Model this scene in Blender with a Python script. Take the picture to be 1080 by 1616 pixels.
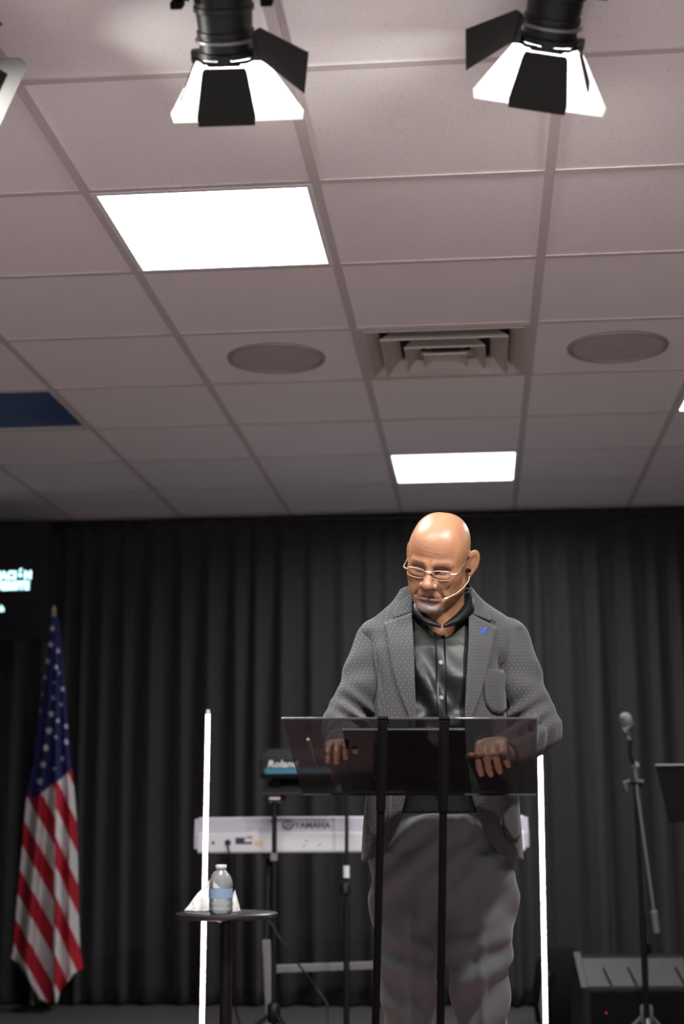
import bpy, bmesh, math, random
import numpy as np
from mathutils import Vector, Matrix, Euler
from mathutils.bvhtree import BVHTree

for o in list(bpy.data.objects): bpy.data.objects.remove(o)
SC = bpy.context.scene
COL = SC.collection
rnd = random.Random(7)

# ------------------------------------------------------------------ camera
F_PX, PITCH, YAW, ROLL, CAM_Z = 2381.9, 0.1986, 0.08935, -0.006, 0.96
CEIL = CAM_Z + 1.6245
GX, GY, T = 0.2143, 3.6746, 0.6096            # ceiling grid origin and pitch
_fh = np.array([-math.sin(YAW), math.cos(YAW), 0.0]); _r0 = np.array([math.cos(YAW), math.sin(YAW), 0.0])
_up = np.array([0, 0, 1.0])
FW = _fh*math.cos(PITCH) + _up*math.sin(PITCH); _u0 = _up*math.cos(PITCH) - _fh*math.sin(PITCH)
RT = _r0*math.cos(ROLL) + _u0*math.sin(ROLL); UP = _u0*math.cos(ROLL) - _r0*math.sin(ROLL)
CAM = np.array([0, 0, CAM_Z])
def ray(px, py): return FW + RT*(px-540)/F_PX - UP*(py-808)/F_PX
def at(px, py, z): return Vector(CAM + ray(px, py)*z)          # point at camera depth z
def on_y(px, py, y): d = ray(px, py); return Vector(CAM + d*(y/d[1]))
def on_z(px, py, z): d = ray(px, py); return Vector(CAM + d*((z-CAM_Z)/d[2]))

cd = bpy.data.cameras.new('camera'); cam = bpy.data.objects.new('camera', cd); COL.objects.link(cam)
cam.matrix_world = Matrix(((RT[0], UP[0], -FW[0], 0), (RT[1], UP[1], -FW[1], 0), (RT[2], UP[2], -FW[2], CAM_Z), (0, 0, 0, 1)))
cd.sensor_fit = 'VERTICAL'; cd.sensor_height = 36.0; cd.sensor_width = 24.06
cd.lens = F_PX*36/1616; cd.clip_start = 0.05
cd.dof.use_dof = True; cd.dof.focus_distance = 3.84; cd.dof.aperture_fstop = 2.4
SC.camera = cam

# ------------------------------------------------------------------ world, view, added fill lights
W = bpy.data.worlds.new('world'); SC.world = W; W.use_nodes = True
W.node_tree.nodes['Background'].inputs[0].default_value = (0.02, 0.02, 0.022, 1)
W.node_tree.nodes['Background'].inputs[1].default_value = 0.2
SC.view_settings.view_transform = 'Standard'; SC.view_settings.look = 'None'
SC.view_settings.gamma = 1; SC.view_settings.use_curve_mapping = False
SC.view_settings.exposure = 0.0
PANEL_L = 29.0         # watts of each lit ceiling panel
SPOT_W = 14.0          # watts of each stage lamp
FILL_W = 95.0         # watts of each added, unseen fill light behind the camera
cy = SC.cycles
cy.use_denoising = True
try: cy.denoiser = 'OPENIMAGEDENOISE'
except Exception: pass
cy.max_bounces = 10; cy.diffuse_bounces = 5; cy.glossy_bounces = 4; cy.transmission_bounces = 8; cy.transparent_max_bounces = 12
cy.caustics_reflective = False; cy.caustics_refractive = False; cy.sample_clamp_indirect = 6.0; cy.blur_glossy = 0.5
def area_light(name, loc, size, watts, color=(1, 1, 1), rot=(0, 0, 0), shape='SQUARE', parent=None, spread=math.pi):
    l = bpy.data.lights.new(name, 'AREA'); l.shape = shape; l.size = size; l.energy = watts; l.color = color; l.spread = spread
    o = bpy.data.objects.new(name, l); COL.objects.link(o); o.location = loc; o.rotation_euler = rot
    if parent: o.parent = parent
    return o
for hx in (-2.2, -0.1, 2.0):  # lamps added out of view to lift the light on ceiling and stage
    for hy in (-3.4, -0.9):
        area_light('added_fill_light', (hx, hy, CEIL-0.03), 0.58, FILL_W, (1.0, 0.97, 0.95), spread=math.radians(110))

q_ = at(1230, 40, 3.0); lo_ = area_light('lamp_right_of_frame', q_, 0.088, SPOT_W*1.1, (1.0, 0.965, 0.93), (math.radians(36), math.radians(22), 0), 'DISK', None, math.radians(120))

# ------------------------------------------------------------------ materials
def mat(name, col, rough=0.6, metal=0.0, spec=0.5, emit=None, estr=0.0, noise=None, bump=None, coat=0.0, sss=0.0, sheen=0.0):
    m = bpy.data.materials.new(name); m.use_nodes = True
    nt = m.node_tree; b = nt.nodes['Principled BSDF']
    b.inputs['Base Color'].default_value = (*col, 1); b.inputs['Roughness'].default_value = rough
    b.inputs['Metallic'].default_value = metal; b.inputs['Specular IOR Level'].default_value = spec
    b.inputs['Coat Weight'].default_value = coat
    if sss:
        b.inputs['Subsurface Weight'].default_value = sss; b.inputs['Subsurface Radius'].default_value = (0.010, 0.004, 0.002)
        b.inputs['Subsurface Scale'].default_value = 0.6
    if sheen: b.inputs['Sheen Weight'].default_value = sheen
    if emit: b.inputs['Emission Color'].default_value = (*emit, 1); b.inputs['Emission Strength'].default_value = estr
    tc = None
    if noise or bump:
        tc = nt.nodes.new('ShaderNodeTexCoord')
    if noise:       # (scale, amount)
        n = nt.nodes.new('ShaderNodeTexNoise'); n.inputs['Scale'].default_value = noise[0]; n.inputs['Detail'].default_value = 4
        nt.links.new(tc.outputs['Object'], n.inputs['Vector'])
        mx = nt.nodes.new('ShaderNodeMix'); mx.data_type = 'RGBA'
        a = noise[1]
        mx.inputs[6].default_value = (*[c*(1-a) for c in col], 1); mx.inputs[7].default_value = (*[min(1, c*(1+a)) for c in col], 1)
        nt.links.new(n.outputs['Fac'], mx.inputs[0]); nt.links.new(mx.outputs[2], b.inputs['Base Color'])
    if bump:        # (scale, strength, distance)
        n = nt.nodes.new('ShaderNodeTexNoise'); n.inputs['Scale'].default_value = bump[0]; n.inputs['Detail'].default_value = 3
        nt.links.new(tc.outputs['Object'], n.inputs['Vector'])
        bp = nt.nodes.new('ShaderNodeBump'); bp.inputs['Strength'].default_value = bump[1]; bp.inputs['Distance'].default_value = bump[2]
        nt.links.new(n.outputs['Fac'], bp.inputs['Height']); nt.links.new(bp.outputs[0], b.inputs['Normal'])
    return m
def emission(name, col, s):
    m = bpy.data.materials.new(name); m.use_nodes = True; nt = m.node_tree
    nt.nodes.remove(nt.nodes['Principled BSDF']); e = nt.nodes.new('ShaderNodeEmission')
    e.inputs[0].default_value = (*col, 1); e.inputs[1].default_value = s
    nt.links.new(e.outputs[0], nt.nodes['Material Output'].inputs[0]); return m
def clear(name, tint, refl_rough=0.03, ior=1.45, add=None):
    """thin tinted see-through sheet: tinted transparency under a fresnel reflection"""
    m = bpy.data.materials.new(name); m.use_nodes = True; nt = m.node_tree
    nt.nodes.remove(nt.nodes['Principled BSDF'])
    t = nt.nodes.new('ShaderNodeBsdfTransparent'); t.inputs[0].default_value = (*tint, 1)
    g = nt.nodes.new('ShaderNodeBsdfGlossy'); g.inputs['Roughness'].default_value = refl_rough
    fr = nt.nodes.new('ShaderNodeFresnel'); fr.inputs[0].default_value = ior
    mx = nt.nodes.new('ShaderNodeMixShader'); src = t.outputs[0]
    if add:         # (colour, share): a cloudy body under the gloss
        d = nt.nodes.new('ShaderNodeBsdfDiffuse'); d.inputs[0].default_value = (*add[0], 1)
        m2 = nt.nodes.new('ShaderNodeMixShader'); m2.inputs[0].default_value = add[1]
        nt.links.new(t.outputs[0], m2.inputs[1]); nt.links.new(d.outputs[0], m2.inputs[2]); src = m2.outputs[0]
    nt.links.new(fr.outputs[0], mx.inputs[0]); nt.links.new(src, mx.inputs[1]); nt.links.new(g.outputs[0], mx.inputs[2])
    nt.links.new(mx.outputs[0], nt.nodes['Material Output'].inputs[0]); return m

def tile_material():
    m = mat('acoustic_tile', (0.60, 0.565, 0.55), 0.9, spec=0.1)
    nt = m.node_tree; b = nt.nodes['Principled BSDF']
    g = nt.nodes.new('ShaderNodeNewGeometry')
    v = nt.nodes.new('ShaderNodeTexVoronoi'); v.inputs['Scale'].default_value = 75; nt.links.new(g.outputs['Position'], v.inputs['Vector'])
    n = nt.nodes.new('ShaderNodeTexNoise'); n.inputs['Scale'].default_value = 140; n.inputs['Detail'].default_value = 3; nt.links.new(g.outputs['Position'], n.inputs['Vector'])
    ad = nt.nodes.new('ShaderNodeMath'); ad.operation = 'MULTIPLY_ADD'; ad.inputs[1].default_value = 0.9; nt.links.new(n.outputs['Fac'], ad.inputs[0]); nt.links.new(v.outputs['Distance'], ad.inputs[2])
    r = nt.nodes.new('ShaderNodeValToRGB'); r.color_ramp.elements[0].position = 0.50; r.color_ramp.elements[1].position = 0.66
    r.color_ramp.elements[0].color = (0.70, 0.67, 0.665, 1); r.color_ramp.elements[1].color = (0.84, 0.81, 0.81, 1)
    nt.links.new(ad.outputs[0], r.inputs[0]); nt.links.new(r.outputs[0], b.inputs['Base Color'])
    bp = nt.nodes.new('ShaderNodeBump'); bp.inputs['Strength'].default_value = 0.25; bp.inputs['Distance'].default_value = 0.001
    nt.links.new(ad.outputs[0], bp.inputs['Height']); nt.links.new(bp.outputs[0], b.inputs['Normal'])
    return m

def weave_material(name, light, dark, cell=0.0105):
    """hexagonal ring weave: dark rings round each point of a triangular lattice, in the cloth's own x-z plane"""
    m = mat(name, light, 0.85, spec=0.2, sheen=0.15)
    nt = m.node_tree; b = nt.nodes['Principled BSDF']; L = nt.links.new
    tc = nt.nodes.new('ShaderNodeTexCoord')
    sp = nt.nodes.new('ShaderNodeSeparateXYZ'); L(tc.outputs['Object'], sp.inputs[0])
    def mth(op, a, bb=None):
        x = nt.nodes.new('ShaderNodeMath'); x.operation = op
        for i, q in enumerate((a, bb)):
            if q is None: continue
            if isinstance(q, (int, float)): x.inputs[i].default_value = q
            else: L(q, x.inputs[i])
        return x.outputs[0]
    # lean the pattern sideways with depth so that sleeves and sides keep it
    u = mth('MULTIPLY', mth('ADD', sp.outputs[0], mth('MULTIPLY', sp.outputs[1], 0.35)), 1/cell); v = mth('MULTIPLY', sp.outputs[2], 1/(cell*1.732))
    ds = []
    for off in (0.0, 0.5):
        a = mth('MULTIPLY', mth('SUBTRACT', mth('FRACT', mth('ADD', u, off)), 0.5), 1.0)
        c = mth('MULTIPLY', mth('SUBTRACT', mth('FRACT', mth('ADD', v, off)), 0.5), 1.732)
        ds.append(mth('SQRT', mth('ADD', mth('MULTIPLY', a, a), mth('MULTIPLY', c, c))))
    d = mth('MINIMUM', ds[0], ds[1])
    ring = mth('MINIMUM', 1.0, mth('MULTIPLY', mth('ABSOLUTE', mth('SUBTRACT', d, 0.36)), 7.0))
    n = nt.nodes.new('ShaderNodeTexNoise'); n.inputs['Scale'].default_value = 420; n.inputs['Detail'].default_value = 2
    L(tc.outputs['Object'], n.inputs['Vector'])
    f = mth('MULTIPLY_ADD', n.outputs['Fac'], 0.5); f.node.inputs[2].default_value = -0.25
    fac = nt.nodes.new('ShaderNodeClamp'); L(mth('ADD', ring, f), fac.inputs[0])
    mx = nt.nodes.new('ShaderNodeMix'); mx.data_type = 'RGBA'; mx.inputs[6].default_value = (*dark, 1); mx.inputs[7].default_value = (*light, 1)
    L(fac.outputs[0], mx.inputs[0]); L(mx.outputs[2], b.inputs['Base Color'])
    bp = nt.nodes.new('ShaderNodeBump'); bp.inputs['Strength'].default_value = 0.3; bp.inputs['Distance'].default_value = 0.001
    L(n.outputs['Fac'], bp.inputs['Height']); L(bp.outputs[0], b.inputs['Normal'])
    return m

def attr_material(name, attr, rough, **k):
    m = mat(name, (0.5, 0.5, 0.5), rough, **k); nt = m.node_tree
    a = nt.nodes.new('ShaderNodeAttribute'); a.attribute_name = attr
    nt.links.new(a.outputs['Color'], nt.nodes['Principled BSDF'].inputs['Base Color']); return m

M = dict(
    tile=tile_material(), bar=mat('grid_bar_paint', (0.58, 0.53, 0.53), 0.6), bar_light=mat('light_frame_paint', (0.75, 0.75, 0.75), 0.5),
    carpet=mat('stage_carpet', (0.066, 0.062, 0.062), 0.95, spec=0.1, noise=(90, 0.5), bump=(350, 0.5, 0.004)),
    bounce_patch=mat('rose_bounce_patch', (0.46, 0.275, 0.30), 0.95, spec=0.1, noise=(60, 0.15)),  # colour chosen to bounce pink light up to the ceiling
    house_carpet=mat('house_carpet', (0.40, 0.392, 0.385), 0.95, spec=0.1, noise=(60, 0.2)),
    wall=mat('wall_paint', (0.09, 0.085, 0.085), 0.9, noise=(3, 0.05)), wall_dark=mat('stage_wall_paint', (0.05, 0.048, 0.05), 0.9, noise=(3, 0.1)),
    curtain=mat('black_drape', (0.024, 0.0222, 0.0236), 0.85, spec=0.25, noise=(30, 0.25), bump=(500, 0.2, 0.001), sheen=0.12),
    panel_on=emission('lit_diffuser', (0.97, 1.0, 0.995), 4.0),
    panel_off=mat('blue_reflection_diffuser', (0.035, 0.065, 0.19), 0.5, noise=(2.5, 0.5)),  # the blue stands in for reflected screen light
    vent=mat('vent_enamel', (0.55, 0.50, 0.46), 0.45), vent_dark=mat('duct_black', (0.008, 0.008, 0.008), 0.9),
    grille=mat('speaker_grille', (0.50, 0.45, 0.44), 0.7, bump=(900, 0.6, 0.002)), rim=mat('speaker_rim', (0.33, 0.28, 0.27), 0.6),
    black=mat('black_metal', (0.007, 0.007, 0.0075), 0.45, spec=0.3), black_matte=mat('black_matte', (0.006, 0.0055, 0.0055), 0.8, spec=0.06),
    lamp_body=mat('lamp_body_paint', (0.008, 0.008, 0.009), 0.42, spec=0.3), leaf=mat('barn_door_paint', (0.018, 0.017, 0.017), 0.6, spec=0.15), glow_liner=mat('painted_glow_liner', (0.17, 0.17, 0.165), 0.6, spec=0.2),  # inner door faces made paler than the leaves to paint in lamp glow
    chrome=mat('chrome', (0.65, 0.65, 0.66), 0.2, metal=1.0), steel=mat('grey_steel', (0.22, 0.22, 0.235), 0.4, metal=0.4),
    lens=mat('lamp_lens', (0.8, 0.8, 0.8), 0.3),
    plastic=mat('black_plastic', (0.009, 0.009, 0.0095), 0.55, spec=0.25), greyplastic=mat('grey_plastic', (0.034, 0.031, 0.032), 0.55, noise=(40, 0.15)),
    white=mat('white_plastic', (0.74, 0.74, 0.80), 0.45), lilac=mat('pale_lilac_plastic', (0.50, 0.49, 0.58), 0.5),
    navy=mat('logo_navy', (0.03, 0.03, 0.07), 0.5), teal=mat('teal_panel', (0.03, 0.20, 0.28), 0.4), white_print=mat('white_print', (0.8, 0.8, 0.8), 0.5),
    yellow=mat('cream_sticker', (0.75, 0.62, 0.35), 0.6), red_print=mat('red_print', (0.5, 0.12, 0.12), 0.6),
    acrylic=clear('smoked_acrylic', (0.19, 0.19, 0.19), 0.06, 1.20, add=((0.05, 0.053, 0.053), 0.16)),
    acrylic_edge=mat('polished_acrylic_edge', (0.03, 0.028, 0.028), 0.35, spec=0.3),
    shirt=mat('charcoal_shirt_satin', (0.0038, 0.0048, 0.0049), 0.40, spec=0.20, bump=(14, 0.25, 0.012)),
    trousers=mat('grey_wool_trousers', (0.112, 0.124, 0.125), 0.75, spec=0.25, bump=(700, 0.2, 0.0008), sheen=0.2),
    jacket=weave_material('grey_ring_weave', (0.064, 0.0632, 0.069), (0.0070, 0.0067, 0.0085)),
    lapel=weave_material('grey_ring_weave_lapel', (0.070, 0.069, 0.0755), (0.0075, 0.0072, 0.009)),
    seam=mat('dark_piping', (0.012, 0.012, 0.013), 0.7), blue_pin=mat('blue_enamel', (0.02, 0.12, 0.62), 0.35), button=mat('clear_button', (0.30, 0.29, 0.28), 0.25),
    gold=mat('gold_wire', (0.90, 0.66, 0.32), 0.25, metal=0.9), skin=attr_material('skin', 'tone', 0.40, spec=0.45, sss=0.12, bump=(120, 0.35, 0.0016)),
    dull_silver=mat('dull_silver', (0.42, 0.42, 0.43), 0.5, metal=0.7),
    beige=mat('beige_wire', (0.72, 0.50, 0.34), 0.4), lens_glass=clear('spectacle_lens', (0.80, 0.80, 0.82), 0.03, 1.14),
    shoe=mat('black_leather', (0.012, 0.011, 0.010), 0.35),
    bottle=clear('clear_bottle', (0.93, 0.95, 0.96), 0.05, 1.5, add=((0.88, 0.90, 0.92), 0.28)), water=mat('water', (0.97, 0.98, 0.99), 0.04),
    cap=mat('white_cap', (0.82, 0.80, 0.80), 0.4), label_blue=mat('pale_blue_label', (0.30, 0.45, 0.66), 0.5, noise=(60, 0.35)),
    tissue=mat('white_tissue', (0.86, 0.85, 0.84), 0.9, bump=(60, 0.5, 0.01)),
    tube=emission('led_tube_glow', (1.0, 0.72, 0.66), 16.0), table=mat('dark_table_top', (0.030, 0.026, 0.027), 0.32),
    flag=attr_material('flag_cloth', 'tone', 0.75, spec=0.2), screen=mat('screen_black', (0.006, 0.006, 0.009), 0.22),
    screen_text=emission('screen_text_cyan', (0.55, 0.97, 1.0), 2.6), tablet=mat('tablet_glass', (0.008, 0.008, 0.009), 0.2),
    tablet_rim=mat('tablet_rim', (0.20, 0.25, 0.36), 0.35, metal=0.5), paper=mat('notebook_cover', (0.34, 0.36, 0.40), 0.7),
    red_led=emission('red_power_led', (1.0, 0.05, 0.03), 1.5),
)

b_ = M['water'].node_tree.nodes['Principled BSDF']; b_.inputs['Transmission Weight'].default_value = 0.85; b_.inputs['IOR'].default_value = 1.33

# ------------------------------------------------------------------ object helpers
def tag(o, label=None, cat=None, group=None, kind=None):
    if label: o['label'] = label
    if cat: o['category'] = cat
    if group: o['group'] = group
    if kind: o['kind'] = kind
    return o
def empty(name, loc, label, cat, rot=(0, 0, 0), group=None):
    o = bpy.data.objects.new(name, None); COL.objects.link(o); o.location = loc; o.rotation_euler = rot; o.empty_display_size = 0.05
    return tag(o, label, cat, group)
def link(name, me, m, parent=None, smooth=False, label=None):
    o = bpy.data.objects.new(name, me); COL.objects.link(o)
    if m is not None and not me.materials: me.materials.append(m)
    if parent: o.parent = parent
    if smooth: me.polygons.foreach_set('use_smooth', [True]*len(me.polygons))
    if label: o['label'] = label
    return o
class MB:
    def __init__(s): s.v = []; s.f = []
    def add(s, vs, fs):
        n = len(s.v); s.v += [tuple(v) for v in vs]; s.f += [tuple(i+n for i in f) for f in fs]; return s
    def box(s, c, d, rot=None):
        vs = [Vector((x*d[0]/2, y*d[1]/2, z*d[2]/2)) for x in (-1, 1) for y in (-1, 1) for z in (-1, 1)]
        if rot is not None: vs = [Euler(rot).to_matrix() @ v for v in vs]
        return s.add([v+Vector(c) for v in vs], [(0, 1, 3, 2), (4, 6, 7, 5), (0, 4, 5, 1), (2, 3, 7, 6), (0, 2, 6, 4), (1, 5, 7, 3)])
    def tube(s, pts, r, n=12, caps=True):
        pts = [Vector(p) for p in pts]; rs = r if isinstance(r, (list, tuple)) else [r]*len(pts)
        vs = []; fs = []; prev = None
        for i, p in enumerate(pts):
            t = (pts[min(i+1, len(pts)-1)] - pts[max(i-1, 0)]).normalized()
            a = prev if prev is not None else (Vector((0, 0, 1)) if abs(t.z) < 0.9 else Vector((1, 0, 0)))
            x = (a - t*a.dot(t)).normalized(); y = t.cross(x); prev = x
            vs += [p + (x*math.cos(2*math.pi*k/n) + y*math.sin(2*math.pi*k/n))*rs[i] for k in range(n)]
        for i in range(len(pts)-1):
            for k in range(n):
                fs.append((i*n+k, i*n+(k+1) % n, (i+1)*n+(k+1) % n, (i+1)*n+k))
        if caps: fs.append(tuple(range(n))[::-1]); fs.append(tuple((len(pts)-1)*n+k for k in range(n)))
        return s.add(vs, fs)
    def lathe(s, prof, n=32, c=(0, 0, 0)):      # prof: (radius, z) from bottom to top
        vs = [(c[0]+r*math.cos(2*math.pi*k/n), c[1]+r*math.sin(2*math.pi*k/n), c[2]+z) for r, z in prof for k in range(n)]
        fs = [(i*n+k, i*n+(k+1) % n, (i+1)*n+(k+1) % n, (i+1)*n+k) for i in range(len(prof)-1) for k in range(n)]
        if prof[0][0] > 1e-6: fs.append(tuple(range(n))[::-1])
        if prof[-1][0] > 1e-6: fs.append(tuple((len(prof)-1)*n+k for k in range(n)))
        return s.add(vs, fs)
    def slab(s, quad, th):                      # quad of 3-D points, thickened along -normal
        q = [Vector(p) for p in quad]; nn = (q[1]-q[0]).cross(q[-1]-q[0]).normalized()*th; k = len(q)
        return s.add(q+[p-nn for p in q], [tuple(range(k)), tuple(range(2*k-1, k-1, -1))] + [(i, i+k, (i+1) % k+k, (i+1) % k) for i in range(k)])
    def prism(s, poly, x0, x1):                 # poly of (y, z) extruded along x
        k = len(poly)
        return s.add([(x0, y, z) for y, z in poly]+[(x1, y, z) for y, z in poly], [tuple(range(k))[::-1], tuple(range(k, 2*k))] + [(i, (i+1) % k, (i+1) % k+k, i+k) for i in range(k)])
    def mesh(s, name):
        me = bpy.data.meshes.new(name); me.from_pydata(s.v, [], s.f); me.validate(); me.update(); return me
    def build(s, name, m, parent=None, smooth=False, bevel=0.0, label=None):
        me = s.mesh(name)
        bm = bmesh.new(); bm.from_mesh(me); bmesh.ops.recalc_face_normals(bm, faces=bm.faces); bm.to_mesh(me); bm.free()
        o = link(name, me, m, parent, smooth, label)
        if smooth:
            try: me.set_sharp_from_angle(angle=math.radians(42))
            except Exception: pass
        if bevel:
            b = o.modifiers.new('bevel', 'BEVEL'); b.width = bevel; b.segments = 2; b.limit_method = 'ANGLE'
        return o
def text_mesh(s, size, depth=0.0008, bold=0.0, shear=0.0, spacing=1.0):
    c = bpy.data.curves.new('text', 'FONT'); c.body = s; c.size = size; c.extrude = depth; c.offset = bold; c.shear = shear; c.space_character = spacing
    c.align_x = 'LEFT'; c.resolution_u = 3
    o = bpy.data.objects.new('text', c); COL.objects.link(o)
    dg = bpy.context.evaluated_depsgraph_get(); me = bpy.data.meshes.new_from_object(o.evaluated_get(dg))
    bpy.data.objects.remove(o); bpy.data.curves.remove(c); return me

# ------------------------------------------------------------------ room shell
XL, XR, YB, YF = -4.4, 3.4, 8.45, -5.2
YS = 2.2
def room(name, c, d, m): return tag(MB().box(c, d).build(name, M[m]), kind='structure')
room('floor', ((XL+XR)/2, (YB+YF)/2, -0.05), (XR-XL+0.2, YB-YF+0.2, 0.1), 'carpet')
fr = MB().box((-0.1, 3.15, 0.003), (4.6, 2.5, 0.006)).build('floor_bounce_patch', M['bounce_patch']); tag(fr, kind='structure')  # added unseen patch that bounces pink light onto the ceiling
YS = 1.9
hf = MB().box(((XL+XR)/2, (YS+YF)/2, 0.003), (XR-XL, YS-YF, 0.006)).build('floor_house_carpet', M['house_carpet']); tag(hf, kind='structure')
room('wall_back', ((XL+XR)/2, YB+0.05, CEIL/2), (XR-XL+0.2, 0.1, CEIL+0.1), 'wall_dark')
room('wall_front', ((XL+XR)/2, YF-0.05, CEIL/2), (XR-XL+0.2, 0.1, CEIL+0.1), 'wall')
room('wall_left', (XL-0.05, (YB+YF)/2, CEIL/2), (0.1, YB-YF, CEIL+0.1), 'wall')
room('wall_right', (XR+0.05, (YB+YF)/2, CEIL/2), (0.1, YB-YF, CEIL+0.1), 'wall')
ceiling = room('ceiling', ((XL+XR)/2, (YB+YF)/2, CEIL+0.11), (XR-XL+0.2, YB-YF+0.2, 0.1), 'wall')
COLS, ROWS = range(-6, 4), range(-4, 8)
def cell(c, r): return (GX+(c+0.5)*T, GY+(r+0.5)*T)
special = {(-2, 0), (-1, 5), (-4, 3), (1, 3), (-1, 2)}
tm = bpy.data.meshes.new('ceiling_tile'); mb = MB().box((0, 0, 0.008), (T-0.006, T-0.006, 0.016)); tm.from_pydata(mb.v, [], mb.f); tm.materials.append(M['tile'])
off = -ceiling.location
for c in COLS:
    for r in ROWS:
        if (c, r) in special: continue
        o = bpy.data.objects.new('ceiling_tile', tm); COL.objects.link(o); o.parent = ceiling
        x, y = cell(c, r); o.location = (x, y, CEIL + 0.002)
x0, x1 = GX+COLS[0]*T, GX+(COLS[-1]+1)*T; y0, y1 = GY+ROWS[0]*T, GY+(ROWS[-1]+1)*T
bl = MB().box((0, 0, 0), (0.026, y1-y0, 0.005)).mesh('grid_bar'); bl.materials.append(M['bar'])
for c in list(COLS)+[COLS[-1]+1]:
    o = bpy.data.objects.new('grid_bar', bl); COL.objects.link(o); o.parent = ceiling; o.location = (GX+c*T, (y0+y1)/2, CEIL-0.0005)
bs = MB().box((0, 0, 0), (x1-x0, 0.022, 0.004)).mesh('cross_bar'); bs.materials.append(M['bar'])
for r in list(ROWS)+[ROWS[-1]+1]:
    o = bpy.data.objects.new('grid_cross_bar', bs); COL.objects.link(o); o.parent = ceiling; o.location = ((x0+x1)/2, GY+r*T, CEIL-0.0005)

# ------------------------------------------------------------------ ceiling fittings
def frame_ring(mb, a, b, z0, z1):              # square ring of outer half a, inner half b
    for sx, sy, dx, dy in ((0, 1, 2*a, a-b), (0, -1, 2*a, a-b), (1, 0, a-b, 2*b), (-1, 0, a-b, 2*b)):
        mb.box((sx*(a+b)/2, sy*(a+b)/2, (z0+z1)/2), (dx, dy, z1-z0))
    return mb
def light_panel(c, r, on, label):
    x, y = cell(c, r); t = empty('ceiling_light_panel', (x, y, CEIL), label, 'ceiling light')
    frame_ring(MB(), 0.296, 0.281, -0.004, 0.012).build('frame', M['bar_light'] if on else M['bar'], t)
    MB().box((0, 0, 0.009), (0.564, 0.564, 0.004)).build('diffuser', M['panel_on'] if on else M['panel_off'], t, label='glowing white diffuser' if on else 'unlit diffuser with a blue screen reflection in its colour')
    if on: area_light('panel_light', (0, 0, 0.006), 0.56, PANEL_L, (0.97, 1.0, 0.995), parent=t, spread=math.radians(165))
light_panel(-2, 0, True, 'large bright square LED ceiling panel nearest the camera, below left stage lamp')
light_panel(-1, 5, True, 'lit LED ceiling panel directly above the bald man\'s head near the curtain')
light_panel(1, 3, True, 'lit LED ceiling panel cut off by the right edge of the picture')
light_panel(-4, 3, False, 'unlit ceiling panel with a painted blue reflection at the left edge')
def ceiling_speaker(c, r, label):
    x, y = cell(c, r); t = empty('ceiling_speaker', (x, y, CEIL), label, 'speaker', group='round ceiling speakers')
    MB().box((0, 0, 0.008), (T-0.006, T-0.006, 0.012)).build('mounting_tile', M['tile'], t)
    MB().lathe([(0.166, 0.004), (0.178, -0.001), (0.176, -0.008), (0.166, -0.010), (0.160, -0.006), (0.158, 0.004)], 56).build('rim', M['rim'], t, True)
    MB().lathe([(0.0, -0.006), (0.10, -0.0055), (0.159, -0.003), (0.159, 0.004)], 56).build('grille', M['grille'], t, True)
    MB().box((0, 0, -0.007), (0.03, 0.008, 0.003)).build('badge', M['rim'], t)
ceiling_speaker(-2, 2, 'round ceiling speaker on the left, behind the large lit panel')
ceiling_speaker(0, 2, 'round ceiling speaker on the right, beside the air vent')
x, y = cell(-1, 2)
t = empty('air_vent', (x, y, CEIL), 'square stepped white air vent between the two round ceiling speakers', 'air vent')
def pyramid(a0, z0, a1, z1, th=0.006):         # open square frustum, half sizes a0 at z0 and a1 at z1
    mb = MB()
    for k in range(4):
        R = Matrix.Rotation(k*math.pi/2, 3, 'Z')
        mb.slab([R @ Vector(p) for p in ((-a0, -a0, z0), (a0, -a0, z0), (a1, -a1, z1), (-a1, -a1, z1))], th)
    return mb
frame_ring(MB(), 0.298, 0.272, -0.004, 0.006).build('frame', M['vent'], t)
pyramid(0.274, -0.002, 0.232, 0.034).build('border_slope', M['vent'], t)
MB().box((0, 0, 0.052), (0.5, 0.5, 0.006)).build('duct_throat', M['vent_dark'], t)
pyramid(0.222, -0.016, 0.165, 0.040).build('louver', M['vent'], t)
pyramid(0.142, -0.022, 0.095, 0.036).build('louver', M['vent'], t)
p = pyramid(0.078, -0.026, 0.05, -0.012); p.box((0, 0, -0.012), (0.1, 0.1, 0.003)); p.build('core_plate', M['vent'], t)
for sx in (-1, 1):
    for sy in (-1, 1): MB().tube([(sx*0.05, sy*0.05, -0.006), (sx*0.20, sy*0.20, 0.042)], 0.005, 6).build('strut', M['chrome'], t)

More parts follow.
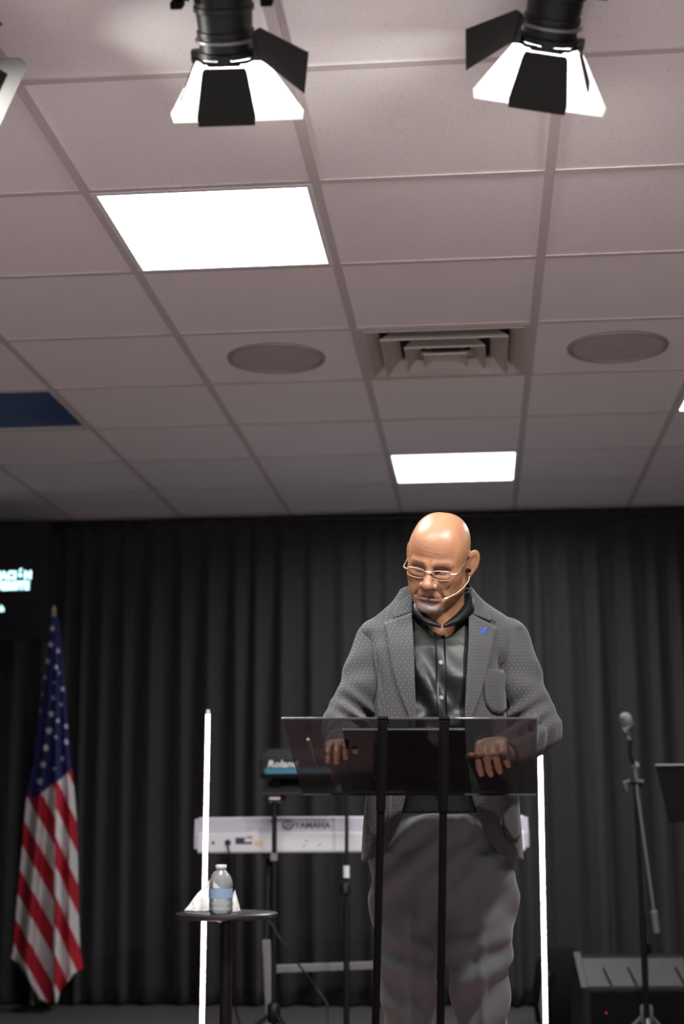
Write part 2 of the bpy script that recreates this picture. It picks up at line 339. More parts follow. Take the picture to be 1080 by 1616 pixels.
# ------------------------------------------------------------------ curtain
def curtain_panel(xa, xb, seed, parent):
    rr = random.Random(seed); us = np.linspace(xa, xb, int((xb-xa)*110)); nz = 26
    cs = []; xx = xa
    ph = np.zeros_like(us); k = 0.0
    knots = [xa]; 
    while knots[-1] < xb: knots.append(knots[-1] + rr.uniform(0.09, 0.19))
    ph = np.interp(us, knots, np.arange(len(knots)))*2*math.pi
    amp = np.interp(us, knots, [rr.uniform(0.55, 1.25) for _ in knots])
    vs = []
    for j in range(nz):
        s = j/(nz-1); z = 0.012 + (CEIL-0.03-0.012)*s
        a = 0.044*(1-0.72*s**3)
        y = 8.06 + a*amp*(np.sin(ph + 0.25*math.sin(3*s+seed)) + 0.28*np.sin(2*ph+1.1+1.5*s)) + 0.012*np.sin(us*2.3+2.2*s+seed)
        x = us + 0.012*(1-s)*np.sin(ph*0.5+seed)
        vs += list(zip(x, y, [z]*len(us)))
    n = len(us)
    fs = [(j*n+i, j*n+i+1, (j+1)*n+i+1, (j+1)*n+i) for j in range(nz-1) for i in range(n-1)]
    me = bpy.data.meshes.new('drape_panel'); me.from_pydata(vs, [], fs)
    o = link('drape_panel', me, M['curtain'], parent, True)
    sd = o.modifiers.new('thick', 'SOLIDIFY'); sd.thickness = 0.003; sd.offset = 0
ct = empty('stage_curtain', (0, 0, 0), 'pleated black stage curtain hanging behind the man across the whole back', 'curtain')
edges = [-4.3, -2.75, -1.25, 0.28, 1.75, 3.3]
for i in range(5): curtain_panel(edges[i]-0.02, edges[i+1]+0.02, 11+i, ct)
MB().tube([(-4.35, 8.06, CEIL-0.035), (3.35, 8.06, CEIL-0.035)], 0.016, 12).build('curtain_rod', M['black'], ct, True)

# ------------------------------------------------------------------ stage lamps
def stage_lamp(px, py, z, tilt, lean, spin, label, mirror=1, dim=1.0, cone=165):
    """lamp hanging by its yoke; local -z is the beam, -y the side towards the seats"""
    p = at(px, py, z)
    t = empty('stage_lamp', p, label, 'stage light', (tilt, lean, spin), 'stage lamps under the ceiling')
    b = MB().lathe([(0.050, 0.0), (0.058, 0.001), (0.058, 0.012), (0.053, 0.014), (0.053, 0.040), (0.056, 0.042), (0.056, 0.050), (0.053, 0.052), (0.055, 0.085), (0.059, 0.087), (0.059, 0.096),
                    (0.056, 0.098), (0.060, 0.135), (0.066, 0.138), (0.066, 0.16), (0.060, 0.165), (0.06, 0.205), (0.045, 0.225), (0.0, 0.226)], 40)
    b.build('lamp_body', M['lamp_body'], t, True)
    MB().lathe([(0.059, 0.030), (0.0605, 0.031), (0.0605, 0.035), (0.059, 0.036)], 40).build('ring', M['steel'], t, True)
    MB().lathe([(0.0, 0.003), (0.048, 0.003), (0.048, 0.006), (0.0, 0.006)], 32).build('lens', M['lens'], t)
    area_light('lamp_light', (0, 0, -0.001), 0.088, SPOT_W*dim, (1.0, 0.965, 0.93), (0, 0, 0), 'DISK', t, math.radians(cone))
    MB().tube([(0, -0.060, -0.004), (0.042, -0.042, -0.004), (0.060, 0, -0.004), (0.042, 0.042, -0.004), (0, 0.060, -0.004), (-0.042, 0.042, -0.004), (-0.060, 0, -0.004), (-0.042, -0.042, -0.004), (0, -0.060, -0.004)], 0.004, 8).build('door_ring', M['black'], t)
    def door(az, hinge, tip, length, opened, name='barn_door'):
        R = Matrix.Rotation(az, 3, 'Z'); ca, sa = math.cos(opened), math.sin(opened)
        pts = []
        for w, l in ((-hinge, 0.004), (-hinge-0.004, 0.012), (-tip, length*0.86), (-tip*0.97, length), (tip*0.97, length), (tip, length*0.86), (hinge+0.004, 0.012), (hinge, 0.004)):
            pts.append(R @ Vector((w, -0.064 - l*sa, -0.006 - l*ca)))
        d = MB().slab(pts, 0.0022).build(name, M['leaf'], t)
        inn = R @ Vector((0, ca, -sa)); li = MB().slab([p+inn*0.0030 for p in pts], 0.0006).build('inner_face', M['glow_liner'], d, label='inner face coloured pale to show the lamp glow')
        h = MB(); h.tube([R @ Vector((-hinge*0.8, -0.064, -0.004)), R @ Vector((hinge*0.8, -0.064, -0.004))], 0.0045, 8)
        h.box(R @ Vector((0, -0.058, 0.004)), (0.024, 0.024, 0.018)); h.build('hinge', M['black'], d)
    door(0.0, 0.040, 0.057, 0.112, math.radians(16))
    door(math.pi, 0.062, 0.138, 0.150, math.radians(14))
    sl = [Vector((mirror*x, -0.030-0.05*max(0, x-0.06), z)) for x, z in ((0.056, 0.050), (0.070, 0.057), (0.162, 0.008), (0.150, -0.070), (0.074, -0.008), (0.060, -0.002))]
    dd = MB().slab(sl, 0.0022).build('barn_door', M['leaf'], t)
    MB().slab([p+Vector((0, 0.0034, 0)) for p in sl], 0.0006).build('inner_face', M['glow_liner'], dd, label='inner face coloured pale to show the lamp glow')
    hh = MB(); hh.tube([Vector((mirror*0.058, -0.030, 0.046)), Vector((mirror*0.062, -0.030, 0.0))], 0.005, 8); hh.box((mirror*0.060, -0.018, 0.004), (0.012, 0.03, 0.018)); hh.build('hinge', M['black'], dd)
    door(-mirror*math.pi/2, 0.030, 0.046, 0.075, math.radians(24))
    for s in (-1, 1):
        MB().tube([(s*0.066, 0, 0.122), (s*0.100, 0, 0.122)], [0.018, 0.013], 10).build('yoke_knob', M['black_matte'], t)
        MB().box((s*0.086, -0.02, 0.104), (0.022, 0.05, 0.012)).build('tension_arm', M['black_matte'], t)
        k = MB().tube([(s*0.048, 0.028, 0.004), (s*0.068, 0.034, 0.004)], 0.006, 8).build('retaining_clip', M['chrome'], t, True)
    Ri = t.rotation_euler.to_matrix().inverted()
    top = Ri @ Vector((0, 0, 1)); side = Vector((1, 0, 0))
    piv = Vector((0, 0, 0.122)); apex = piv + top*0.15
    y = MB()
    for s in (-1, 1):
        y.box(piv + Vector((s*0.079, 0, 0)) + top*0.07, (0.008, 0.030, 0.16), (-tilt, 0, 0))
    y.tube([piv+Vector((-0.083, 0, 0))+top*0.148, piv+Vector((0.083, 0, 0))+top*0.148], 0.012, 8)
    y.build('yoke', M['black'], t)
    wtop = t.location + t.rotation_euler.to_matrix() @ apex
    MB().tube([apex, Ri @ (Vector((wtop.x, wtop.y, CEIL+0.003)) - t.location)], 0.014, 10).build('mounting_stem', M['black'], t)
stage_lamp(359, 88, 2.95, math.radians(40), math.radians(0), math.radians(2), 'black stage lamp above the large lit ceiling panel, wide door open to the right', 1)
stage_lamp(866, 66, 2.95, math.radians(40), math.radians(11), math.radians(2), 'black stage lamp at upper right, with one barn door spread to the left', -1)
stage_lamp(-102, 124, 2.95, math.radians(41.7), math.radians(-64.5), math.radians(-12.6), 'stage lamp at upper left edge, only a corner of its barn doors showing', 1, 0.32, 100)

# ------------------------------------------------------------------ wall screen, flag
p0 = at(77, 823, 7.75); p1 = at(77, 1014, 7.75); sw = 1.10; sh = (p0-p1).z
t = empty('wall_screen', (p0.x-sw/2, p0.y, p1.z), 'black TV screen with cyan Spanish lettering at the left, above the flag', 'television')
MB().box((0, 0.03, sh/2), (sw, 0.05, sh)).build('casing', M['plastic'], t, bevel=0.004)
MB().box((0, 0.003, sh/2+0.004), (sw-0.016, 0.006, sh-0.022)).build('screen', M['screen'], t)
MB().box((0, 0.004, sh/2+0.31), (0.07, 0.03, CEIL-p0.z+sh*0+0.02) if False else (0.05, 0.05, 0.10)).build('mount_plate', M['black'], t)
def screen_line(s, right_px, base_px, size, bold):
    q = at(right_px, base_px, 7.75); me = text_mesh(s, size, 0.0006, bold, spacing=1.05)
    me.transform(Matrix.Rotation(math.pi/2, 4, 'X') @ Matrix.Diagonal((0.86, 1, 1, 1))); w = max(v.co.x for v in me.vertices)
    me.transform(Matrix.Translation((q.x-t.location.x-w, -0.0012, q.z-t.location.z)))
    link('screen_text', me, M['screen_text'], t)
screen_line('MACIÓN', 54, 915.5, 0.056, 0.0035); screen_line('WEBSITE', 52, 932.5, 0.056, 0.0035); screen_line('ch', 13, 968, 0.046, 0.0012)
MB().tube([(0, 0.06, sh*0.5), (0, 0.06, CEIL-p1.z+0.002)], 0.02, 12).build('ceiling_pole', M['black'], t, True)

fb = on_z(37, 1586, 0.0); fb = Vector((at(37, 1586, 7.55).x, at(37, 1586, 7.55).y, 0.0))
t = empty('flag_on_stand', fb, 'American flag draped on a leaning pole beside the black curtain, under the screen', 'flag')
def fl(px, py, z): return at(px, py, z) - fb
ptop = fl(85, 966, 7.68); pbot = Vector((0.01, 0.12, 0.02))
MB().tube([pbot, ptop], 0.012, 12).build('flag_pole', M['steel'], t, True)
MB().lathe([(0.0, -0.006), (0.012, -0.004), (0.016, 0.006), (0.010, 0.016), (0.012, 0.022), (0.004, 0.034), (0.0, 0.036)], 16, ptop).build('finial', M['gold'], t, True)
MB().lathe([(0.10, 0.0), (0.10, 0.012), (0.03, 0.03), (0.018, 0.08), (0.0, 0.08)], 28, (0.01, 0.12, 0)).build('stand_base', M['black'], t, True)
# the cloth: two folds seen side by side, colours printed per point
yk = [972, 985, 1020, 1060, 1100, 1150, 1200, 1250, 1300, 1350, 1400, 1450, 1500, 1530, 1560, 1583]
lk = [81, 79, 76, 71, 66, 60, 54, 43, 38, 34, 29, 25, 21, 18, 30, 48]
mk = [86, 86, 87, 88, 88, 88, 88, 88, 88, 87, 86, 86, 85, 85, 85, 88]
rk = [92, 94, 97, 100, 103, 107, 111, 117, 121, 122, 123, 124, 126, 129, 131, 116]
NYF, NXF = 420, 70
ys = np.linspace(974, 1583, NYF); ss = np.linspace(-1, 1, NXF*2)
def star(dx, dy, r):
    a = np.arctan2(dx, -dy); d = np.hypot(dx, dy); k = np.abs(((a*5/(2*math.pi)) % 1)-0.5)*2
    return d < r*(0.40+0.62*(1-k)**1.0*1.0) if False else d < r*(0.42 + 0.6*np.maximum(0, k)**1.6)
vs = []; cols = []
LX = np.interp(ys, yk, lk); MX = np.interp(ys, yk, mk); RX = np.interp(ys, yk, rk)
stars = [(83, 992, 5), (80, 1017, 5.2), (75.5, 1043, 5.4), (92, 1027, 5), (88.5, 1053, 4.6), (70.5, 1069, 4.6), (65.5, 1095, 4.4), (98, 1087, 5), (86, 1077, 3.4), (84.5, 1101, 5.2), (81.5, 1127, 6), (96.5, 1112, 4), (91, 1137, 3.8), (77.5, 1153, 6.4),
         (104.5, 1146, 4.6), (72.5, 1180, 6.4), (104, 1171, 5.6), (67.5, 1206, 6.2), (62.5, 1233, 6.2), (98.5, 1197, 4.6), (88, 1163, 3.2), (86, 1213, 3.8), (62.5, 1121, 4.4), (94, 1062, 3.2)]
for j in range(NYF):
    y = ys[j]
    x = np.where(ss < 0, MX[j] + (LX[j]-MX[j])*(-ss), MX[j] + (RX[j]-MX[j])*ss)
    bottom_r = 1554 - 0.72*(x-88)*0 + (x-88)*(-0.4)
    g = min(1.0, (y-972)/400)
    dep = 7.56 + g*(0.035*np.cos(ss*math.pi*3.0 + 0.5 + 0.0015*y) + 0.012*np.sin(ss*15+0.01*y)) + 0.07*np.abs(ss)*g - 0.02*np.cos(ss*math.pi)*g
    yy = np.where((ss > 0.05) & (y > 1500), 1500 + (y-1500)*(np.interp(ss, [0.05, 0.25, 1.0], [1.0, 0.78, 0.46])), y)
    yy = np.where((ss < -0.02) & (y > 1500), 1500 + (y-1500)*np.interp(-ss, [0, 0.3, 0.62, 1.0], [0.97, 1.0, 0.92, 0.36]), yy)
    for i in range(len(x)):
        vs.append(at(x[i], yy[i], dep[i]) - fb)
    left = ss < 0
    canton = np.where(left, np.where(x < 54, yy < 1255 + (x-41)*0.46, yy < 1261-(x-54)*0.82), yy < 1236-(x-88)*0.9)
    sl = (yy - 1255 - 1.72*(x-41)*(1.0))/44.5
    sl = np.where(left, sl + (np.interp(yy, yk, lk)-41)*-0.0, (yy-1234-2.15*(x-88))/47.0 + 0.15)
    stripe = np.floor(sl).astype(int) % 2
    white = np.where(left, stripe == 0, stripe == 1)
    c = np.where(white[:, None], np.array([0.62, 0.58, 0.60]), np.array([0.42, 0.018, 0.035]))
    c = np.where(canton[:, None], np.array([0.022, 0.024, 0.105]), c)
    for sx_, sy_, r in stars:
        if abs(y-sy_) > 14: continue
        m_ = star((x-sx_)*1.15, yy-sy_, r) & canton
        c = np.where(m_[:, None], np.array([0.66, 0.66, 0.70]), c)
    cols.append(c)
n2 = len(ss)
fs = [(j*n2+i, j*n2+i+1, (j+1)*n2+i+1, (j+1)*n2+i) for j in range(NYF-1) for i in range(n2-1)]
me = bpy.data.meshes.new('flag_cloth'); me.from_pydata([tuple(v) for v in vs], [], fs)
ca = me.color_attributes.new('tone', 'FLOAT_COLOR', 'POINT')
cc = np.concatenate(cols); ca.data.foreach_set('color', np.concatenate([cc, np.ones((len(cc), 1))], 1).astype(np.float32).ravel())
fo = link('flag_cloth', me, M['flag'], t, True)
sd = fo.modifiers.new('thick', 'SOLIDIFY'); sd.thickness = 0.003; sd.offset = 0

# ------------------------------------------------------------------ keyboard, its stand and the pad
k0, k1 = at(308, 1290.5, 6.25), at(833, 1286.5, 6.25)
kz1 = (k0.z+k1.z)/2; kz0 = at(560, 1345, 6.25).z; kw = (k1-k0).length; kh = kz1-kz0
rz = math.atan2(k1.y-k0.y, k1.x-k0.x)
t = empty('stage_keyboard', ((k0.x+k1.x)/2, (k0.y+k1.y)/2, kz0), 'long white electric keyboard behind the man, its back towards the seats', 'keyboard', (0, 0, rz))
prof = [(0.006, 0.0), (0.0, kh*0.05), (0.0, kh*0.55), (0.012, kh*0.56), (0.024, kh*0.98), (0.05, kh), (0.16, kh*0.93), (0.19, kh*0.62), (0.34, kh*0.55), (0.35, 0.02), (0.34, 0.0)]
MB().prism(prof, -kw/2+0.012, kw/2-0.012).build('case', M['white'], t, bevel=0.003)
MB().slab([(-kw/2+0.014, 0.0115, kh*0.565), (kw/2-0.014, 0.0115, kh*0.565), (kw/2-0.014, 0.0225, kh*0.975), (-kw/2+0.014, 0.0225, kh*0.975)], 0.003).build('upper_back_band', M['lilac'], t, label='pale lilac upper band with the maker\'s name')
pe = [(y*1.0+0.004, z) for y, z in prof]
for s in (-1, 1):
    xs = sorted((s*(kw/2-0.012), s*(kw/2+0.004))); q = [(0.015, 0.02), (0.006, kh*0.10), (0.006, kh*0.5), (0.03, kh*0.96), (0.16, kh*0.90), (0.19, kh*0.66), (0.34, kh*0.57), (0.345, 0.02)]
    MB().prism(q, *xs).build('end_cheek', M['lilac'], t, bevel=0.004)
def kx(px): return (px-570.5)/(833-308)*kw
kpx = kw/525
for i, me_s in enumerate((('YAMAHA', 465, 1307.5, 0.0345),)):
    me = text_mesh(me_s[0], me_s[3], 0.0006, 0.0011, spacing=1.02)
    me.transform(Matrix.Rotation(math.pi/2, 4, 'X'))
    w = max(v.co.x for v in me.vertices); tw = (522-465)*kpx
    me.transform(Matrix.Diagonal((tw/w, 1, 1, 1)))
    sl = (0.0225-0.0115)/(kh*0.41)
    me.transform(Matrix.Rotation(-math.atan(sl), 4, 'X')); me.transform(Matrix.Translation((kx(465), 0.0125, kh*0.69)))
    link('logo_text', me, M['navy'], t)
# round emblem of crossed tuning forks
eb = MB(); ex, ez, ey = kx(455), kh*0.775, 0.0142; er = 7.3*kpx
ring = [(ex+er*math.cos(a)*1.12, ey-0.001+er*math.sin(a)*0.12, ez+er*math.sin(a)*0.86) for a in np.linspace(0, 2*math.pi, 29)]
eb.tube(ring, 0.0032, 6, False)
for a in (math.pi/2, math.pi/2+2.094, math.pi/2-2.094):
    eb.tube([(ex, ey-0.001, ez), (ex+0.8*er*math.cos(a), ey-0.001+0.1*er*math.sin(a), ez+0.62*er*math.sin(a))], 0.002, 6)
eb.build('logo_emblem', M['navy'], t)
g = MB()
for i in range(16): g.box((kx(391+i*2.4), 0.0155, kh*0.77), (1.1*kpx, 0.004, kh*0.25), (-0.18, 0, 0))
tag(g.build('speaker_slots', M['steel'], t), kind='stuff')
for jx, jr in ((337, 2.2), (360, 5.0)):
    MB().tube([(kx(jx), -0.004, kh*0.29), (kx(jx), 0.004, kh*0.29)], jr*kpx, 14).build('jack_socket', M['black'], t)
MB().box((kx(385), -0.001, kh*0.34), (26*kpx, 0.002, 0.026)).build('rating_label', M['navy'], t)
MB().box((kx(392), -0.0022, kh*0.36), (11*kpx, 0.0012, 0.014)).build('label_print', M['white_print'], t)
MB().box((kx(395), -0.0022, kh*0.44), (7*kpx, 0.0012, 0.008)).build('label_print', M['red_print'], t)
MB().box((kx(409), -0.001, kh*0.28), (13*kpx, 0.002, 0.024)).build('sticker', M['yellow'], t, label='cream sticker')
for sx_, sz_ in ((484, 0.33), (505, 0.22), (480, 0.20)): MB().tube([(kx(sx_), -0.002, kh*sz_), (kx(sx_), 0.002, kh*sz_)], 0.004, 8).build('screw', M['steel'], t)
klow = kz0; kc = t.location.copy()
# cable from the keyboard's socket to the floor
ka = t.matrix_basis @ Vector((kx(360), -0.012, kh*0.29))
kb = Vector((ka.x+0.02, ka.y-0.02, klow-0.03)); ke = at(372, 1470, 6.2)
o = MB().tube([ka, ka+Vector((0.006, -0.02, -0.02)), kb, Vector((kb.x+0.02, kb.y, 0.55)), Vector((ke.x, ke.y, 0.2)), Vector((ke.x+0.05, ke.y+0.02, 0.006))], 0.004, 8).build('power_cable', M['black'], None, True)
tag(o, 'thin black cable hanging from the white keyboard\'s back behind the round table', 'cable')

sb = at(422, 1616, 6.15); base = Vector((sb.x, sb.y, 0))
t = empty('keyboard_stand', (kc.x, kc.y, 0), 'grey steel folding stand under the white keyboard, with a horizontal crossbar', 'stand')
def lo(px, py, z): return at(px, py, z) - t.location
a = lo(420, 1483, 6.22); b = lo(428, 1690, 6.10); b.z = 0.012; a2 = Vector((a.x, a.y+0.02, a.z))
dv = (a-b)
MB().slab([a+Vector((-0.017, 0, 0)), a+Vector((0.017, 0, 0)), b+Vector((0.017, 0, 0)), b+Vector((-0.017, 0, 0))], -0.03).build('leg', M['steel'], t, bevel=0.003, label='grey steel leg')
c0 = lo(428, 1530, 6.2); c1 = lo(640, 1522, 6.3)
MB().slab([c0+Vector((0, 0.006, 0.016)), c1+Vector((0, 0.006, 0.016)), c1+Vector((0, 0.006, -0.016)), c0+Vector((0, 0.006, -0.016))], -0.03).build('crossbar', M['steel'], t, bevel=0.003)
r0 = lo(640, 1483, 6.28); r1 = Vector((r0.x+0.02, r0.y-0.12, 0.012))
MB().slab([r0+Vector((-0.017, 0, 0)), r0+Vector((0.017, 0, 0)), r1+Vector((0.017, 0, 0)), r1+Vector((-0.017, 0, 0))], -0.03).build('leg', M['steel'], t, bevel=0.003)
for q in (a, r0):
    up = Vector((q.x, 0.16, klow-0.016)); MB().tube([Vector((q.x, q.y+0.015, q.z-0.02)), Vector((q.x, 0.12, klow-0.02))], 0.014, 10).build('support_arm', M['black'], t)
    MB().box((q.x, 0.17, klow-0.010), (0.03, 0.34, 0.02)).build('support_rail', M['black'], t)
for q in (b, r1): MB().box((q.x, q.y+0.02, 0.010), (0.05, 0.40, 0.02)).build('foot_rail', M['steel'], t)

def tripod(t, h=0.12, r=0.28, m='black', rot=0.4):
    for k in range(3):
        a = rot + k*2*math.pi/3; f = Vector((r*math.cos(a), r*math.sin(a), 0.010))
        l = MB().tube([(0.012*math.cos(a), 0.012*math.sin(a), h), f], 0.0085, 8).build('leg', M[m], t, True)
        MB().tube([f+Vector((-0.025*math.cos(a), -0.025*math.sin(a), 0.004)), f+Vector((0.01*math.cos(a), 0.01*math.sin(a), 0))], [0.011, 0.0105], 8).build('rubber_foot', M['black_matte'], l)
    MB().lathe([(0.022, h-0.035), (0.026, h-0.03), (0.026, h+0.03), (0.018, h+0.04), (0.0, h+0.04)], 16).build('leg_hub', M[m], t, True)
# percussion pad on its pole
pp = at(433, 1350, 6.05); base = Vector((pp.x, pp.y, 0))
zt = at(437, 1262, 6.05).z
t = empty('pad_stand', base, 'thin black pole stand in front of the white keyboard carrying the small sound module', 'stand')
MB().tube([(0, 0, 0.05), (0, 0, zt+0.03)], 0.0105, 12).build('pole', M['black'], t, True)
k = MB().tube([(-0.018, -0.012, zt+0.008), (0.028, -0.012, zt+0.008)], 0.021, 12).build('clamp', M['chrome'], t, True, label='shiny metal clamp')
MB().tube([(0.028, -0.012, zt+0.008), (0.05, -0.012, zt+0.008)], 0.012, 10).build('clamp_knob', M['black'], t)
MB().box((0, 0, at(433, 1352, 6.05).z), (0.026, 0.03, 0.03)).build('height_collar', M['steel'], t)
tripod(t, 0.2, 0.26, 'black', 1.2)
tl = at(406, 1253, 6.0); dx = at(540, 1253, 6.0).x - tl.x; pl = tl - base
pz = zt + 0.045
MB().slab([(pl.x, -0.055, pz-0.018), (pl.x+dx, -0.055, pz-0.018), (pl.x+dx-0.03, 0.10, pz+0.045), (pl.x+0.04, 0.10, pz+0.045)], 0.012).build('tray', M['greyplastic'], t, bevel=0.003)
MB().tube([(0, 0, zt+0.02), (0, 0.005, pz)], 0.013, 10).build('tray_neck', M['black'], t)
ml = at(410, 1231, 6.02); mt = at(410, 1204, 6.02); mh = mt.z-ml.z
t2 = empty('sound_module', (ml.x+0.155, ml.y+0.06, ml.z+0.006), 'small black sound module with teal back strip on the pole stand, half behind lectern', 'sound module')
MB().prism([(-0.02, 0.0), (-0.03, 0.02), (-0.03, mh+0.008), (0.0, mh+0.022), (0.17, mh+0.06), (0.18, mh+0.03), (0.17, 0.03)], -0.16, 0.16).build('case', M['plastic'], t2, bevel=0.005)
MB().box((0.005, -0.031, 0.030), (0.285, 0.003, 0.022)).build('back_panel', M['teal'], t2, label='teal strip')
me = text_mesh('Roland', 0.038, 0.0008, 0.0008, shear=0.18, spacing=1.02); me.transform(Matrix.Rotation(math.pi/2, 4, 'X'))
w = max(v.co.x for v in me.vertices); me.transform(Matrix.Diagonal((0.125/w, 1, 1, 1))); me.transform(Matrix.Translation((-0.128, -0.0325, 0.045)))
link('logo_text', me, M['white_print'], t2)
for q in (-0.10, 0.06): MB().box((q, 0.03, -0.012), (0.03, 0.03, 0.035)).build('foot', M['black_matte'], t2)
# second pole stand
q = at(546, 1500, 5.95); base = Vector((q.x, q.y, 0))
t = empty('pole_stand', base, 'thin black pole stand on a weighted base just left of the lectern\'s left leg', 'stand')
MB().tube([(0, 0, 0.02), (0.004, 0, 0.62)], 0.012, 12).build('lower_tube', M['black'], t, True)
MB().tube([(0.004, 0, 0.6), (0.008, 0, at(548, 1230, 5.95).z)], 0.008, 12).build('upper_tube', M['black'], t, True)
MB().tube([(0.004, 0, at(547, 1367, 5.95).z), (0.004, 0, at(547, 1386, 5.95).z)], 0.0128, 12).build('label_sleeve', M['white'], t, True, label='white label round the tube')
MB().lathe([(0.012, at(547, 1405, 5.95).z-0.02), (0.02, at(547, 1405, 5.95).z-0.015), (0.02, at(547, 1405, 5.95).z+0.02), (0.012, at(547, 1405, 5.95).z+0.03)], 14).build('clutch', M['black'], t, True)
MB().lathe([(0.13, 0), (0.135, 0.012), (0.12, 0.03), (0.045, 0.05), (0.04, 0.13), (0.022, 0.15), (0.0, 0.15)], 32).build('base', M['plastic'], t, True)
q1, q2 = at(425, 1452, 5.9), at(470, 1520, 5.85)
o = MB().tube([q1, at(440, 1478, 5.88), q2, at(500, 1560, 5.87), at(517, 1585, 5.8), Vector((at(520, 1600, 5.75).x, at(520, 1600, 5.75).y-0.02, 0.008))], 0.004, 8).build('loose_cable', M['black'], None, True)
tag(o, 'thin cable sloping down across the stand towards the pole stand\'s base', 'cable')

# ------------------------------------------------------------------ glowing tubes
def led_tube(x_top, x_bot, y_top, z, label):
    a = at(x_top, y_top, z); b = at(x_bot, 1600, z); k = (a.z-0.0)/(a.z-b.z); b = a + (b-a)*k
    base = Vector((b.x, b.y, 0)); t = empty('led_tube_light', base, label, 'light tube', group=None)
    d = a-base; u = d.normalized()
    MB().tube([u*0.035, d-u*0.012], 0.0074, 14).build('glowing_tube', M['tube'], t, True)
    MB().tube([d-u*0.014, d], [0.0082, 0.006], 14).build('end_cap', M['grille'], t, True)
    MB().lathe([(0.07, 0), (0.07, 0.008), (0.016, 0.014), (0.014, 0.045), (0.0, 0.045)], 24).build('base', M['black'], t, True)
led_tube(328.5, 319.2, 1120, 4.80, 'glowing white upright light tube behind the round side table')
led_tube(851.5, 861.2, 1120, 4.80, 'glowing white upright light tube behind the man\'s left arm, right of the lectern')

# ------------------------------------------------------------------ side table, bottle, tissues
tc = at(358, 1440, 4.45); TH = tc.z; tbx = Vector((tc.x, tc.y, 0))
t = empty('side_table', tbx, 'small round dark side table on one pedestal, holding the water bottle', 'side table')
MB().lathe([(0.0, TH-0.016), (0.142, TH-0.016), (0.1505, TH-0.010), (0.1505, TH-0.003), (0.147, TH), (0.0, TH)], 64).build('table_top', M['table'], t, True)
MB().lathe([(0.016, 0.02), (0.0185, 0.022), (0.0185, TH-0.03), (0.045, TH-0.018), (0.0, TH-0.0165)], 24).build('pedestal', M['black'], t, True)
MB().lathe([(0.13, 0), (0.13, 0.008), (0.03, 0.018), (0.02, 0.03), (0.0, 0.03)], 40).build('base', M['black'], t, True)
bp = at(348.5, 1440.5, 4.40); BB = Vector((bp.x, bp.y, TH))
t = empty('water_bottle', BB, 'small clear plastic water bottle with pale blue label on the round table', 'bottle')
R = 0.0345
prof = [(0.0, 0.004), (0.022, 0.0), (0.030, 0.001), (R, 0.008), (R, 0.016), (R*0.965, 0.020), (R, 0.024), (R, 0.032), (R*0.965, 0.036), (R, 0.040), (R*0.985, 0.044), (R*0.985, 0.070), (R, 0.074), (R*1.0, 0.082), (R*0.95, 0.094), (R*0.82, 0.106), (R*0.60, 0.116), (R*0.42, 0.123), (0.0125, 0.127), (0.0125, 0.131)]
MB().lathe(prof, 40).build('bottle_body', M['bottle'], t, True)
MB().lathe([(0.0, 0.005)]+[(max(0.001, r-0.0015), z) for r, z in prof[1:11]]+[(R-0.003, 0.058), (0.0, 0.058)], 32).build('water', M['water'], t, True)
lb = MB(); n = 48
vs = [((R+0.0004)*math.cos(2*math.pi*k/n), (R+0.0004)*math.sin(2*math.pi*k/n), z) for z in (0.044, 0.071) for k in range(n)]
lb.add(vs, [(k, (k+1) % n, (k+1) % n+n, k+n) for k in range(n)]); lb.build('bottle_label', M['label_blue'], t, True, label='pale blue paper label')
MB().lathe([(0.0155, 0.128), (0.0162, 0.129), (0.0162, 0.137), (0.0150, 0.139), (0.0, 0.139)], 28).build('cap', M['cap'], t, True)
def tissue(c, rx, ry, h, seed, label, peak):
    rr = np.random.RandomState(seed); nu, nv = 60, 22; ph = rr.uniform(0, 6.28, 8)
    vs = []
    for j in range(nv):
        s = j/(nv-1)
        for i in range(nu):
            a = 2*math.pi*i/nu
            w = 1+0.16*math.sin(3*a+ph[0])+0.10*math.sin(5*a+ph[1]+2*s)+0.06*math.sin(11*a+ph[2]+5*s)
            rad = (1-s)**0.8*w
            z = h*(s**(0.85))*(1+0.18*math.sin(2*a+ph[3]))+0.004*math.sin(7*a+9*s+ph[4])*math.sin(math.pi*s)
            vs.append((rx*rad*math.cos(a)+peak[0]*s**1.3, ry*rad*math.sin(a)+peak[1]*s, max(0.0008, z)))
    fs = [(j*nu+i, j*nu+(i+1) % nu, (j+1)*nu+(i+1) % nu, (j+1)*nu+i) for j in range(nv-1) for i in range(nu)]+[tuple(range(nu))[::-1]]
    me = bpy.data.meshes.new('crumpled_tissue'); me.from_pydata(vs, [], fs); o = link('crumpled_tissue', me, M['tissue'], None, True); o.location = c
    tag(o, label, 'tissue')
q = at(334, 1436, 4.51); tissue((q.x, q.y, TH), 0.068, 0.036, 0.080, 3, 'crumpled white tissue heaped behind and left of the water bottle on the round table', (-0.006, 0.01))
q = at(369, 1439, 4.46); tissue((q.x, q.y, TH), 0.019, 0.020, 0.055, 8, 'small crumpled white tissue peeping out right of the water bottle', (0.004, 0.0))

